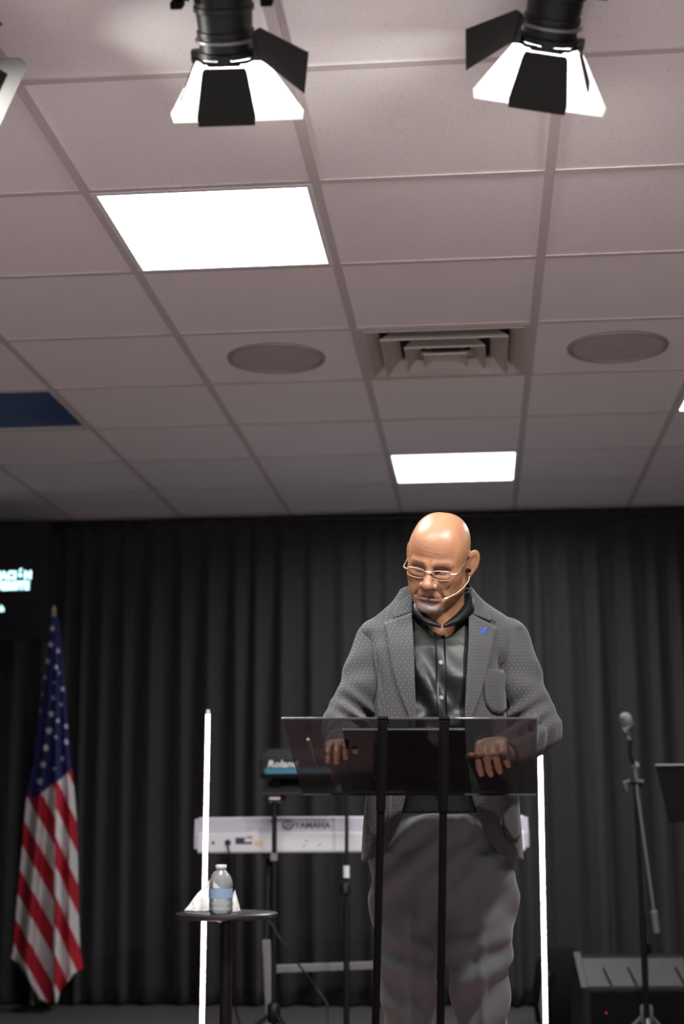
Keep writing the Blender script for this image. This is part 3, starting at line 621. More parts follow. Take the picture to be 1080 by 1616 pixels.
# ------------------------------------------------------------------ microphone stand, wedge, bag, music stand
q = at(1022, 1620, 6.1); base = Vector((q.x, q.y, 0))
t = empty('microphone_stand', base, 'tall black boom microphone stand in front of the stage monitor at right', 'microphone stand')
def lm(px, py, dz=0.0): return at(px, py, 6.1+dz) - base
tripod(t, lm(1026, 1602).z, 0.17, 'steel', -1.57)
pt = lm(1003, 1236)
MB().tube([(0, 0, 0.05), lm(1014, 1440)], 0.0135, 12).build('lower_tube', M['black'], t, True)
MB().tube([lm(1014, 1445), pt], 0.010, 12).build('upper_tube', M['black'], t, True)
MB().tube([lm(1021, 1500)+Vector((0, 0, -0.012)), lm(1020, 1500)+Vector((0, 0, 0.025))], 0.020, 12).build('height_clutch', M['black_matte'], t, True)
MB().tube([pt+Vector((-0.02, -0.012, 0.01)), pt+Vector((0.03, -0.012, -0.002))], 0.016, 10).build('boom_clamp', M['black'], t, True)
h = MB(); h.tube([pt+Vector((-0.02, -0.012, 0.012)), lm(989, 1234)], 0.005, 8); h.tube([lm(986, 1233), lm(991, 1248)], 0.0065, 8); h.build('clamp_handle', M['steel'], t, True)
MB().tube([lm(1003, 1208, -0.02), lm(1007, 1256, -0.02), lm(1036, 1462, -0.03)], 0.006, 10).build('boom_arm', M['steel'], t, True)
MB().tube([lm(1032.5, 1438, -0.03), lm(1037, 1471, -0.03)], 0.0135, 12).build('counterweight', M['steel'], t, True)
MB().tube([lm(996, 1168, -0.02), lm(994, 1180, -0.02), lm(995, 1192, -0.02), lm(999, 1203, -0.02), lm(1003.5, 1209, -0.02)], 0.0085, 10).build('gooseneck', M['black'], t, True)
MB().tube([lm(1001, 1206, -0.02), lm(1006.5, 1210, -0.02)], 0.014, 12).build('end_nut', M['steel'], t, True)
t2 = empty('microphone', at(991, 1143, 6.08), 'silver headed vocal microphone on top of the boom stand', 'microphone')
ax = (at(986, 1127, 6.08)-at(996, 1166, 6.08)).normalized(); b0 = at(996, 1166, 6.08)-t2.location
MB().tube([b0, b0+ax*0.022, b0+ax*0.026, b0+ax*0.05], [0.0105, 0.012, 0.016, 0.019], 18).build('handle', M['chrome'], t2, True)
MB().tube([b0+ax*0.05, b0+ax*0.054], 0.026, 20).build('ring', M['chrome'], t2, True)
MB().tube([b0+ax*s for s in (0.054, 0.068, 0.085, 0.098, 0.106, 0.109)], [0.0245, 0.0265, 0.0262, 0.022, 0.013, 0.002], 22).build('grille', mat('mic_grille', (0.14, 0.14, 0.15), 0.4, metal=0.5, bump=(900, 0.8, 0.002)), t2, True)

# wedge: profile in (y, z), seen from its sloping back
wl = at(912, 1506, 6.55); wr = at(1086, 1499, 6.55); wb = at(925, 1559, 6.3)
ww = (wr-wl).length; wrz = math.atan2(wr.y-wl.y, wr.x-wl.x); Zt = wl.z; Zb = wb.z; dp = (wl.y-wb.y)
t = empty('stage_monitor', ((wl.x+wr.x)/2, (wl.y+wr.y)/2-dp, 0), 'dark grey wedge stage monitor on the floor behind the microphone stand', 'monitor speaker', (0, 0, wrz))
prof = [(0.02, 0.02), (0.0, 0.05), (0.0, Zb), (dp*0.72, Zt-0.012), (dp, Zt), (dp+0.03, Zt-0.01), (dp+0.20, 0.02)]
MB().prism(prof, -ww/2, ww/2).build('cabinet', M['plastic'], t, bevel=0.008)
def on_slope(x, s, up=0.004):       # s 0 at the lower edge, 1 at the upper edge of the back slope
    return Vector((x, dp*0.72*s, Zb+(Zt-0.012-Zb)*s)) + Vector((0, -0.5, 0.86))*up
MB().slab([on_slope(-ww/2+0.02, 0.02), on_slope(ww/2-0.02, 0.02), on_slope(ww/2-0.02, 0.98), on_slope(-ww/2+0.02, 0.98)], 0.006).build('back_plate', M['greyplastic'], t, label='sloping back plate coloured lighter for light from above')  # paler than the cabinet: light from above put into the colour
MB().slab([on_slope(-ww/2-0.004, -0.03, 0.008), on_slope(-ww/2+0.028, -0.03, 0.008), on_slope(-ww/2+0.028, 1.2, 0.008), on_slope(-ww/2-0.004, 1.2, 0.008)], 0.02).build('corner_rail', M['greyplastic'], t, bevel=0.005)
for f in (0.24, 0.46, 0.88):
    x = -ww/2 + f*ww
    MB().slab([on_slope(x-0.012, 0.62, 0.0065), on_slope(x-0.004, 0.62, 0.0065), on_slope(x+0.014, 0.0, 0.0065), on_slope(x+0.004, 0.0, 0.0065)], 0.003).build('slot', M['black_matte'], t)
    MB().box(on_slope(x+0.010, -0.02, 0.006), (0.014, 0.012, 0.016)).build('slot_peg', M['greyplastic'], t)
MB().box((0.0, -0.003, Zb*0.5+0.02), (ww*0.86, 0.006, Zb*0.7)).build('jack_panel', M['black_matte'], t)
lx = -ww/2+0.2*ww; MB().tube([(lx, -0.008, Zb-0.10), (lx, -0.004, Zb-0.10)], 0.0025, 8).build('power_light', M['red_led'], t)
bq = at(888, 1560, 6.95)
t = empty('round_case', (bq.x, bq.y, 0), 'rounded black bag on the floor against the left side of the stage monitor', 'bag')
bh = at(900, 1500, 6.75).z; mb = MB(); n = 20
prof = [(0.0, 0.0), (0.10, 0.0), (0.135, 0.03), (0.145, bh*0.45), (0.125, bh*0.8), (0.07, bh*0.97), (0.0, bh)]
mb.lathe(prof, 36); mb.v = [(x*0.95, y*0.7, z) for x, y, z in mb.v]; mb.build('bag_body', mat('black_nylon', (0.006, 0.0055, 0.006), 0.8, spec=0.1, bump=(60, 0.4, 0.004)), t, True)
for s in (-0.045, -0.02):
    MB().tube([(s-0.05, -0.098, 0.02), (s-0.062, -0.104, bh*0.3), (s-0.045, -0.100, bh*0.55), (s-0.02, -0.09, bh*0.7)], 0.006, 8).build('strap', M['steel'] if s < -0.03 else M['black_matte'], t, True)

mt_ = at(1037, 1207, 5.8); mbm = at(1055, 1297, 5.8); base = Vector((mt_.x+0.25, mt_.y+0.05, 0))
t = empty('music_stand', base, 'black music stand cut off by the right edge, beside the microphone stand', 'music stand')
a, b = mt_-base, mbm-base
MB().slab([(b.x, b.y-0.02, b.z), (-b.x, b.y-0.02, b.z), (-a.x, a.y+0.05, a.z), (a.x, a.y+0.05, a.z)], 0.003).build('desk', M['black_matte'], t)
MB().box((0, b.y-0.005, b.z), (-2*b.x, 0.05, 0.003)).build('ledge', M['black_matte'], t)
MB().tube([(a.x, a.y+0.05, a.z), (-a.x, a.y+0.05, a.z)], 0.004, 8).build('top_rim', M['steel'], t, True)
MB().tube([(0, 0.04, 0.05), (0, 0.04, 0.6)], 0.013, 12).build('lower_tube', M['black'], t, True)
MB().tube([(0, 0.04, 0.58), (0, 0.04, (a.z+b.z)/2-0.01), (0, 0.02, (a.z+b.z)/2)], 0.009, 12).build('upper_tube', M['black'], t, True)
for k in range(3):
    an = 0.5+k*2.094; MB().tube([(0, 0.04, 0.14), (0.24*math.cos(an), 0.04+0.24*math.sin(an), 0.009)], 0.008, 8).build('leg', M['black'], t, True)

# ------------------------------------------------------------------ lectern
ZN, ZFR = 3.36, 3.66
A, Bq = at(445, 1136, ZN), at(848, 1136, ZN); Cq, Dq = at(848, 1255.5, ZFR), at(479, 1255.5, ZFR)
base = Vector(((A.x+Bq.x)/2, A.y+0.1, 0))
t = empty('lectern', base, 'smoked see-through lectern on two black legs in front of the bald man', 'lectern')
q = [v-base for v in (A, Bq, Cq, Dq)]
DN = (q[1]-q[0]).cross(q[3]-q[0]).normalized()
if DN.z < 0: DN = -DN
def desk(px, py, off=0.0):          # point of the desk's underside plane under a picture point
    d = Vector(ray(px, py)); o0 = Vector(CAM); s = (A-o0).dot(DN)/d.dot(DN); return o0 + d*s + DN*off
TKN = 0.006
mbp = MB().add(q, [(0, 1, 2, 3)]); mbp.build('desk_underside', M['acrylic'], t)
MB().add([v+DN*TKN for v in q], [(3, 2, 1, 0)]).build('desk_top_face', clear('clear_top_face', (0.93, 0.93, 0.93), 0.03, 1.42), t)
e = MB(); qq = [v+DN*TKN for v in q]
e.add(q+qq, [(i, (i+1) % 4, (i+1) % 4+4, i+4) for i in range(4)]); e.build('desk_edge', M['acrylic_edge'], t)
MB().tube([q[0]+DN*0.003, q[1]+DN*0.003], 0.0031, 14).build('rounded_front_edge', mat('front_edge_gloss', (0.05, 0.047, 0.047), 0.09, spec=0.45), t, True, label='rounded polished front edge catching the stage light')
for px, pb in ((604.5, 593), (701.5, 695.5)):
    a = at(px, 1137.5, ZN-0.012)-base; b = at(pb, 1616, ZN-0.012); b2 = a + (b-base-a)*((a.z-0.02)/(a.z-(b.z)))
    MB().tube([b2, a], 0.0088, 16).build('leg', M['black_matte'], t, True)
    s1 = a + (b2-a)*0.17; MB().tube([s1, a+(a-b2).normalized()*0.0], 0.0108, 16).build('leg_sleeve', M['black_matte'], t, True)
    MB().tube([s1+Vector((-0.014, -0.004, 0.07)), s1+Vector((0.014, -0.004, 0.07))], 0.0045, 8).build('clamp_screw', M['black_matte'], t)
    MB().box(a+Vector((0, 0.012, 0.002)), (0.024, 0.024, 0.006), (-0.45, 0, 0)).build('bracket', M['black_matte'], t)
    MB().box((b2.x, b2.y+0.16, 0.010), (0.05, 0.42, 0.02)).build('foot', M['black'], t, bevel=0.004)
xm = [at(px, 1600, ZN).x-base.x for px in (593, 695)]
MB().box(((xm[0]+xm[1])/2, q[0].y+0.16, 0.012), (abs(xm[1]-xm[0])+0.05, 0.05, 0.018)).build('base_bar', M['black'], t)
# things lying on it
def on_desk(name, pts, th, m, label, cat, parts=()):
    lo_ = [desk(px, py, TKN+0.001) for px, py in pts]; c = sum(lo_, Vector())/len(lo_)
    t = empty(name, c, label, cat)
    k = len(pts); vs = [p-c for p in lo_]+[p-c+DN*th for p in lo_]
    return t, MB().add(vs, [tuple(range(k))[::-1], tuple(range(k, 2*k))]+[(i, (i+1) % k, (i+1) % k+k, i+k) for i in range(k)]), vs
t, mb, vs = on_desk('tablet', [(541, 1158), (734, 1158), (736, 1252), (556, 1252)], 0.008, None, 'dark tablet lying in the middle of the lectern desk', 'tablet')
mb.build('tablet_body', M['tablet'], t)
MB().tube([vs[0]+DN*0.003, vs[1]+DN*0.003], 0.0032, 8).build('near_edge', M['tablet_rim'], t, label='bluish edge nearest the seats')
t, mb, vs = on_desk('notebook', [(741, 1209), (794, 1208), (798, 1252), (760, 1252)], 0.010, None, 'thin grey notebook under the man\'s left hand on the lectern', 'notebook')
mb.build('cover', M['paper'], t)
MB().tube([vs[0]+DN*0.005, vs[1]+DN*0.005], 0.003, 8).build('page_edge', M['white_print'], t)
pa, pb_ = desk(486, 1174, TKN+0.006), desk(498, 1222, TKN+0.005); pc = (pa+pb_)/2
t = empty('pen', pc, 'slim grey pen lying on the left side of the lectern desk', 'pen')
MB().tube([pa-pc, (pa-pc)*0.2, (pb_-pc)*0.85], 0.0042, 10).build('barrel', M['cap'], t, True)
MB().tube([(pb_-pc)*0.85, pb_-pc], [0.0036, 0.0012], 10).build('tip', M['chrome'], t, True)

# ------------------------------------------------------------------ the man: distance-field sculpting
def ell(P, c, r):
    x, y, z = [(P[i]-np.float32(c[i]))/np.float32(r[i]) for i in range(3)]
    k0 = np.sqrt(x*x+y*y+z*z); k1 = np.sqrt((x/r[0])**2+(y/r[1])**2+(z/r[2])**2)
    return k0*(k0-1)/np.maximum(k1, 1e-6)
def cone(P, a, b, ra, rb):
    a = np.array(a, np.float32); b = np.array(b, np.float32); d = b-a; L2 = float((d*d).sum())
    X, Y, Z = P[0]-a[0], P[1]-a[1], P[2]-a[2]
    h = np.clip((X*d[0]+Y*d[1]+Z*d[2])/L2, 0, 1)
    return np.sqrt((X-h*d[0])**2+(Y-h*d[1])**2+(Z-h*d[2])**2) - (ra+(rb-ra)*h)
def smin(a, b, k):
    h = np.clip(0.5+0.5*(b-a)/k, 0, 1); return b*(1-h)+a*h-k*h*(1-h)
def smax(a, b, k): return -smin(-a, -b, k)
def grid(lo, hi, h):
    ax = [np.arange(lo[i], hi[i]+h, h, dtype=np.float32) for i in range(3)]
    return np.meshgrid(*ax, indexing='ij', sparse=False), np.array(lo, float)
def surface_nets(D, o, h):
    S = D < 0; sh = tuple(n-1 for n in D.shape); cnt = np.zeros(sh, np.int8)
    sl = lambda d: tuple(slice(d[i], d[i]+sh[i]) for i in range(3))
    for a in (0, 1):
        for b in (0, 1):
            for c in (0, 1): cnt += S[sl((a, b, c))]
    m = (cnt > 0) & (cnt < 8); idx = np.full(sh, -1, np.int64); n = int(m.sum()); idx[m] = np.arange(n)
    I = np.argwhere(m); acc = np.zeros((n, 3)); w = np.zeros((n, 1))
    for ax in range(3):
        oth = [i for i in range(3) if i != ax]
        for a in (0, 1):
            for b in (0, 1):
                p0 = [0, 0, 0]; p0[oth[0]] = a; p0[oth[1]] = b; p1 = list(p0); p1[ax] = 1
                d0 = D[I[:, 0]+p0[0], I[:, 1]+p0[1], I[:, 2]+p0[2]]; d1 = D[I[:, 0]+p1[0], I[:, 1]+p1[1], I[:, 2]+p1[2]]
                s = (d0 < 0) != (d1 < 0); t = np.where(s, d0/np.where(s, d0-d1, 1), 0)
                pos = np.tile(np.array(p0, float), (n, 1)); pos[:, ax] = t; acc += pos*s[:, None]; w += s[:, None]
    V = o + h*(I + acc/np.maximum(w, 1))
    F = []
    for ax in range(3):
        u, v = (ax+1) % 3, (ax+2) % 3
        d0 = [slice(1, s) for s in sh]; d0[ax] = slice(0, sh[ax]); d1 = list(d0); d1[ax] = slice(1, sh[ax]+1)
        A0 = S[tuple(d0)]; A1 = S[tuple(d1)]; E = np.argwhere(A0 != A1)
        st = A0[tuple(E.T)]
        E = E + np.array([0 if i == ax else 1 for i in range(3)])
        def g(du, dv):
            q = E.copy(); q[:, u] -= du; q[:, v] -= dv; return idx[q[:, 0], q[:, 1], q[:, 2]]
        qd = np.stack([g(1, 1), g(0, 1), g(0, 0), g(1, 0)], 1); ok = (qd >= 0).all(1); qd = qd[ok]; st = st[ok]
        qd[~st] = qd[~st][:, ::-1]; F.append(qd)
    return V, np.concatenate(F)
def relax(V, F, it, lam=0.5):
    E = np.concatenate([F[:, [0, 1]], F[:, [1, 2]], F[:, [2, 3]], F[:, [3, 0]]])
    for _ in range(it):
        acc = np.zeros_like(V); cnt = np.zeros(len(V))
        for k in range(3): acc[:, k] = np.bincount(E[:, 0], V[E[:, 1], k], len(V)) + np.bincount(E[:, 1], V[E[:, 0], k], len(V))
        cnt = np.bincount(E[:, 0], minlength=len(V)) + np.bincount(E[:, 1], minlength=len(V))
        V = V + lam*(acc/np.maximum(cnt, 1)[:, None]-V)
    return V
def np_mesh(name, V, F, m, parent, label=None):
    me = bpy.data.meshes.new(name); me.vertices.add(len(V)); me.vertices.foreach_set('co', V.astype(np.float32).ravel())
    me.loops.add(F.size); me.loops.foreach_set('vertex_index', F.astype(np.int32).ravel())
    me.polygons.add(len(F)); me.polygons.foreach_set('loop_start', np.arange(0, F.size, 4, dtype=np.int32))
    me.update(calc_edges=True); me.validate()
    return link(name, me, m, parent, True, label)

d_ = Vector(ray(703, 1285)); MAN = Vector(CAM) + d_*(3.9/d_.dot(Vector(_fh))); MAN.z = 0
man = empty('person', MAN, 'bald man in grey patterned jacket and black shirt, reading at the lectern', 'person', (0, 0, YAW))
MI = Matrix.Rotation(-YAW, 3, 'Z')
def Lc(px, py, dy=0.0):
    d = Vector(ray(px, py)); P = Vector(CAM)+d*((3.9+dy)/d.dot(Vector(_fh))); return MI @ (P-MAN)
def w2l(p): return MI @ (Vector(p)-MAN)

# ---- head
HC = np.array([-0.010, -0.085, 1.601]); HP, HY, HR = math.radians(27), math.radians(-19), math.radians(2)
HM = np.array(Matrix.Rotation(HP, 3, 'X') @ Matrix.Rotation(HR, 3, 'Y') @ Matrix.Rotation(HY, 3, 'Z'))     # head -> body
HS = 0.925
def to_head(P):
    q = [P[i]-np.float32(HC[i]) for i in range(3)]
    return [(q[0]*HM[0, i]+q[1]*HM[1, i]+q[2]*HM[2, i]).astype(np.float32)/np.float32(HS) for i in range(3)]
def from_head(p): return Vector(HC + HM @ (np.array(p)*HS))
def head_sdf(Q):
    ax = np.abs(Q[0]); A = [ax, Q[1], Q[2]]                    # mirrored copy
    d = ell(Q, (0, 0.020, 0.038), (0.0740, 0.099, 0.088))
    d = smin(d, ell(A, (0.026, 0.012, 0.052), (0.046, 0.074, 0.063)), 0.03)
    d = smin(d, ell(Q, (0, -0.030, 0.036), (0.066, 0.056, 0.066)), 0.03)
    d = smin(d, ell(Q, (0, -0.024, -0.040), (0.063, 0.062, 0.078)), 0.03)
    d = smin(d, ell(A, (0.057, -0.015, 0.000), (0.014, 0.045, 0.045)), 0.03)      # temples
    d = smin(d, cone(A, (0.055, 0.012, -0.070), (0.020, -0.066, -0.110), 0.021, 0.020), 0.032)
    d = smin(d, ell(Q, (0, -0.077, -0.112), (0.026, 0.018, 0.018)), 0.022)        # chin
    d = smin(d, ell(A, (0.046, -0.052, -0.030), (0.022, 0.024, 0.020)), 0.026)    # cheekbones
    d = smin(d, ell(A, (0.041, -0.052, -0.070), (0.022, 0.024, 0.028)), 0.026)    # cheeks
    d = smin(d, ell(Q, (0, -0.066, -0.074), (0.041, 0.028, 0.033)), 0.02)         # mouth region
    d = smin(d, cone(A, (0.012, -0.0865, 0.012), (0.046, -0.073, 0.012), 0.0105, 0.0095), 0.014)   # brow
    d = smax(d, -ell(A, (0.032, -0.098, -0.008), (0.021, 0.020, 0.013)), 0.012)   # sockets
    d = smin(d, ell(A, (0.0315, -0.0700, -0.009), (0.0150, 0.0135, 0.0120)), 0.004)   # lidded eyes
    d = smax(d, -cone(A, (0.019, -0.0850, -0.0140), (0.044, -0.0795, -0.0130), 0.0009, 0.0009), 0.002)   # lash line
    d = smin(d, ell(A, (0.032, -0.075, -0.024), (0.018, 0.011, 0.007)), 0.010)    # lower lid bags
    d = smin(d, cone(Q, (0, -0.083, 0.004), (0, -0.110, -0.040), 0.0090, 0.0138), 0.012)         # nose
    d = smin(d, ell(Q, (0, -0.111, -0.043), (0.0150, 0.0130, 0.0125)), 0.006)
    d = smin(d, ell(A, (0.0175, -0.096, -0.046), (0.0105, 0.0135, 0.0105)), 0.006)
    d = smax(d, -ell(A, (0.0088, -0.103, -0.0575), (0.0050, 0.0075, 0.0045)), 0.003)
    d = smax(d, -cone(A, (0.0225, -0.093, -0.045), (0.038, -0.078, -0.082), 0.0026, 0.0022), 0.010)   # nasolabial fold
    d = smin(d, ell(Q, (0, -0.0885, -0.0745), (0.027, 0.0075, 0.0045)), 0.006)
    d = smin(d, ell(Q, (0, -0.0895, -0.0862), (0.030, 0.0115, 0.0078)), 0.006)
    d = smax(d, -cone(A, (0.0, -0.1005, -0.0790), (0.0320, -0.083, -0.0800), 0.0030, 0.0009), 0.003)   # parted lips
    d = smax(d, -ell(Q, (0, -0.101, -0.0985), (0.022, 0.009, 0.005)), 0.010)      # hollow under the lip
    # ears
    ey, ez = 0.025, -0.010
    E_ = [(A[0]-np.float32(0.087)-(A[1]-np.float32(ey))*0.75)/1.14, (A[1]-np.float32(ey)-(A[2]-np.float32(ez))*0.16)/1.14, (A[2]-np.float32(ez))/1.22]
    e = ell(E_, (0, 0, 0.004), (0.0075, 0.0185, 0.031))
    e = smin(e, ell(E_, (-0.001, -0.006, -0.026), (0.0065, 0.0105, 0.012)), 0.008)
    e = smax(e, -ell(E_, (0.0075, -0.002, 0.004), (0.0065, 0.0115, 0.020)), 0.003)
    e = smin(e, ell(E_, (0.0015, 0.002, -0.002), (0.0035, 0.0035, 0.016)), 0.004)
    e = smax(e, -ell(E_, (0.006, -0.006, -0.008), (0.006, 0.0065, 0.009)), 0.003)
    e = smin(e, ell(E_, (0.002, -0.013, -0.008), (0.004, 0.004, 0.006)), 0.003)   # tragus
    d = d + 0.00042*np.sin(Q[2]*560+8*np.abs(Q[0])*10+3*np.sin(Q[0]*55+1))*(0.5+0.5*np.sin(Q[0]*70+2))*np.exp(-((Q[2]-0.045)/0.016)**2)*np.clip((-Q[1]-0.05)*40, 0, 1)
    return smin(d, e, 0.006)
P, o0 = grid((-0.135, -0.235, 1.37), (0.125, 0.125, 1.745), 0.0021)
Q = to_head(P)
D = head_sdf(Q)
nk0 = from_head((0, 0.030, -0.065)); 
neck = cone(P, (0.0, 0.045, 1.40), tuple(nk0), 0.068, 0.058)
throat = cone(P, tuple(from_head((0, -0.030, -0.112))), (0.0, -0.035, 1.415), 0.030, 0.040)
D = smin(D, neck, 0.022); D = smin(D, throat, 0.018)
D = smax(D, np.float32(1.385)-P[2], 0.002)
fold = cone(P, tuple(from_head((-0.05, -0.02, -0.115))), tuple(from_head((0.055, -0.015, -0.112))), 0.002, 0.002)
Vh, Fh = surface_nets(D, o0, 0.0021); Vh = relax(Vh, Fh, 2)
qv = [((Vh-HC) @ HM[:, i])/HS for i in range(3)]
x, y, z = qv; axx = np.abs(x)
tone = np.tile(np.array([0.285, 0.138, 0.076]), (len(Vh), 1))
nn = np.random.RandomState(3).rand(len(Vh))
def blend(mask, col): 
    global tone
    mm = np.clip(mask, 0, 1)[:, None]; tone = tone*(1-mm)+np.array(col)*mm
sst = lambda v, a, b: np.clip((v-a)/(b-a), 0, 1)
face = sst(-y, 0.02, 0.06)
blend(face*np.exp(-(((z+0.0)/0.05)**2))*0.35, (0.265, 0.108, 0.060))
blend(np.exp(-((z-0.016-0.06*0)/0.0045)**2)*((axx > 0.012) & (axx < 0.052))*face*(0.6+0.35*nn), (0.06, 0.038, 0.03))      # brows
blend(np.exp(-((z+0.0132)/0.0018)**2)*((axx > 0.018) & (axx < 0.045))*face*0.9, (0.03, 0.02, 0.018))                        # lashes
lip = (0.55*np.exp(-(((z+0.0735)/0.0045)**4)) + np.exp(-(((z+0.0860)/0.0070)**4)))*np.exp(-((axx/0.032)**6))*sst(-y, 0.074, 0.084)
goat = np.exp(-(((z+0.112)/0.020)**4))*np.exp(-((axx/0.034)**4))*sst(-y, 0.045, 0.070)
must = np.exp(-(((z+0.063)/0.0052)**2))*np.exp(-((axx/0.034)**4))*sst(-y, 0.07, 0.085)
side = np.exp(-(((axx-0.036)/0.008)**2))*np.exp(-(((z+0.09)/0.022)**2))*sst(-y, 0.055, 0.07)
blend(np.clip(goat*(0.62+0.35*nn), 0, 0.92), (0.36, 0.31, 0.29)); blend((must+side)*(0.35+0.3*nn)*0.9, (0.20, 0.14, 0.115))
blend(lip*0.9, (0.22, 0.085, 0.075))
blend(np.exp(-((z+0.0795)/0.0022)**2)*np.exp(-((axx/0.031)**6))*sst(-y, 0.070, 0.082), (0.05, 0.015, 0.014))
# ---- hands: wrist, knuckle line, finger chains, all in the man's frame
def hand_sdf(P, wrist, mid, side, up, curl, spread=1.0):
    """mid: direction wrist->knuckles; side: towards the thumb; up: back of the hand"""
    mid, side, up = [np.array(v, float)/np.linalg.norm(v) for v in (mid, side, up)]
    W_ = np.array(wrist, float)
    pt = lambda a, b, c: W_ + mid*a + side*b + up*c
    d = cone(P, W_-mid*0.06, W_, 0.028, 0.026)
    for b in (0.026, 0.009, -0.009, -0.026):
        d = smin(d, cone(P, pt(0.008, b*0.75, 0.0), pt(0.082-abs(b)*0.25, b, 0.004), 0.0165, 0.0125), 0.018)
    tips = []
    for i, (b, l) in enumerate(((0.029, 0.092), (0.0095, 0.102), (-0.010, 0.096), (-0.029, 0.078))):
        k = pt(0.084-abs(b)*0.25, b, 0.005); ang = curl[i][0]; p = k; r = 0.0098 if i < 3 else 0.0086
        for seg, fr in enumerate((0.46, 0.31, 0.23)):
            ang_ = sum(curl[i][:seg+1]); v = mid*math.cos(ang_) - up*math.sin(ang_) + side*(b*2.2*spread)*0.5
            v = v/np.linalg.norm(v); e = p + v*l*fr; f = cone(P, p, e, r, r*0.93)
            d = smin(d, f, 0.010 if seg == 0 else 0.0035); p = e; r *= 0.93
        tips.append((p, v, r))
    t0 = pt(0.018, 0.024, -0.006); t1 = pt(0.050, 0.050, -0.016); t2 = pt(0.078, 0.052, -0.024); t3 = pt(0.098, 0.046, -0.030)
    d = smin(d, cone(P, t0, t1, 0.017, 0.0125), 0.012); d = smin(d, cone(P, t1, t2, 0.0120, 0.0108), 0.005); d = smin(d, cone(P, t2, t3, 0.0108, 0.0090), 0.004)
    return d, tips
dnl = w2l(MAN + DN)            # desk normal in the man's frame
def desk_l(px, py, off): return np.array(w2l(desk(px, py, off)))
handR = desk_l(772, 1178, 0.036); handL = desk_l(530, 1196, 0.034)
wR = np.array([0.112, -0.245, 0.0]); wL = np.array([-0.262, -0.235, 0.0])
def plane_z(x, y, off):
    p0 = desk_l(650, 1200, TKN+off); n = np.array(dnl); return p0[2]-((x-p0[0])*n[0]+(y-p0[1])*n[1])/n[2]
wR[2] = plane_z(wR[0], wR[1], 0.040); wL[2] = plane_z(wL[0], wL[1], 0.040)
Vs, Fs, Ts = [Vh], [Fh], [tone]
nv = len(Vh)
EL_L, EL_R = np.array([-0.250, -0.045, 1.185]), np.array([0.238, -0.030, 1.172])
for wr, tgt, side_s, el, curl in ((wR, np.array([0.082, -0.345, 0]), -1, EL_R, [(1.0, 1.2, 0.6), (1.1, 1.3, 0.6), (1.15, 1.3, 0.6), (1.2, 1.3, 0.6)]),
                              (wL, np.array([-0.262, -0.345, 0]), 1, EL_L, [(0.25, 0.5, 0.3), (0.35, 0.6, 0.35), (0.45, 0.7, 0.4), (0.5, 0.7, 0.4)])):
    tgt[2] = plane_z(tgt[0], tgt[1], 0.036)
    mid = tgt-wr; mid = mid/np.linalg.norm(mid); up = np.array(dnl); up = up-mid*up.dot(mid); up /= np.linalg.norm(up); sd_ = np.cross(mid, up)*1.0
    if sd_[0]*side_s < 0: sd_ = -sd_
    c = wr+mid*0.07; P, o0 = grid(c-np.array([0.11, 0.13, 0.10]), c+np.array([0.11, 0.12, 0.10]), 0.002)
    D, tips = hand_sdf(P, wr, mid, sd_, up, curl)
    D = smin(D, cone(P, wr, el, 0.027, 0.042), 0.01)
    lim = (P[1]-np.float32(wr[1]+0.07))
    D = np.maximum(D, lim)
    v, f = surface_nets(D, o0, 0.002); v = relax(v, f, 1)
    tn = np.tile(np.array([0.27, 0.135, 0.085]), (len(v), 1))
    for p, vv, r in tips:                                   # nails
        nl = np.linalg.norm(v-(p+up*r*0.8+vv*r*0.2), axis=1); tn[nl < 0.0062] = (0.62, 0.40, 0.32)
    Vs.append(v); Fs.append(f+nv); Ts.append(tn); nv += len(v)
# torso and legs under the clothes, coarse, closing the figure
P, o0 = grid((-0.30, -0.16, 0.03), (0.30, 0.16, 1.47), 0.011)
D = ell(P, (-0.008, 0.02, 1.26), (0.155, 0.10, 0.20)); D = smin(D, ell(P, (-0.008, 0.0, 1.05), (0.15, 0.11, 0.16)), 0.05); D = smin(D, ell(P, (-0.01, 0.01, 0.93), (0.155, 0.105, 0.12)), 0.04)
D = smin(D, cone(P, (0, 0.045, 1.36), (0, 0.04, 1.44), 0.06, 0.058), 0.03)
for hx, kx_, ax_, sx_ in ((-0.092, -0.096, -0.10, -0.175), (0.078, 0.074, 0.085, 0.175)):
    D = smin(D, cone(P, (hx, 0.0, 0.88), (kx_, -0.002, 0.52), 0.062, 0.040), 0.03); D = smin(D, cone(P, (kx_, -0.002, 0.52), (ax_, 0.03, 0.10), 0.040, 0.032), 0.02)
    D = smin(D, cone(P, (sx_*0.9, 0.03, 1.38), tuple((EL_L if sx_ < 0 else EL_R)*0.97+np.array([0, 0, 0.04])), 0.045, 0.034), 0.02)
    D = smin(D, cone(P, (ax_, 0.03, 0.075), (ax_*1.15, -0.10, 0.06), 0.030, 0.026), 0.02)
v, f = surface_nets(D, o0, 0.011); Vs.append(v); Fs.append(f+nv); Ts.append(np.tile(np.array([0.44, 0.225, 0.130]), (len(v), 1)))
V = np.concatenate(Vs); Fa = np.concatenate(Fs); tn = np.concatenate(Ts)
body = np_mesh('body', V, Fa, M['skin'], man)
ca = body.data.color_attributes.new('tone', 'FLOAT_COLOR', 'POINT'); ca.data.foreach_set('color', np.concatenate([tn, np.ones((len(tn), 1))], 1).astype(np.float32).ravel())

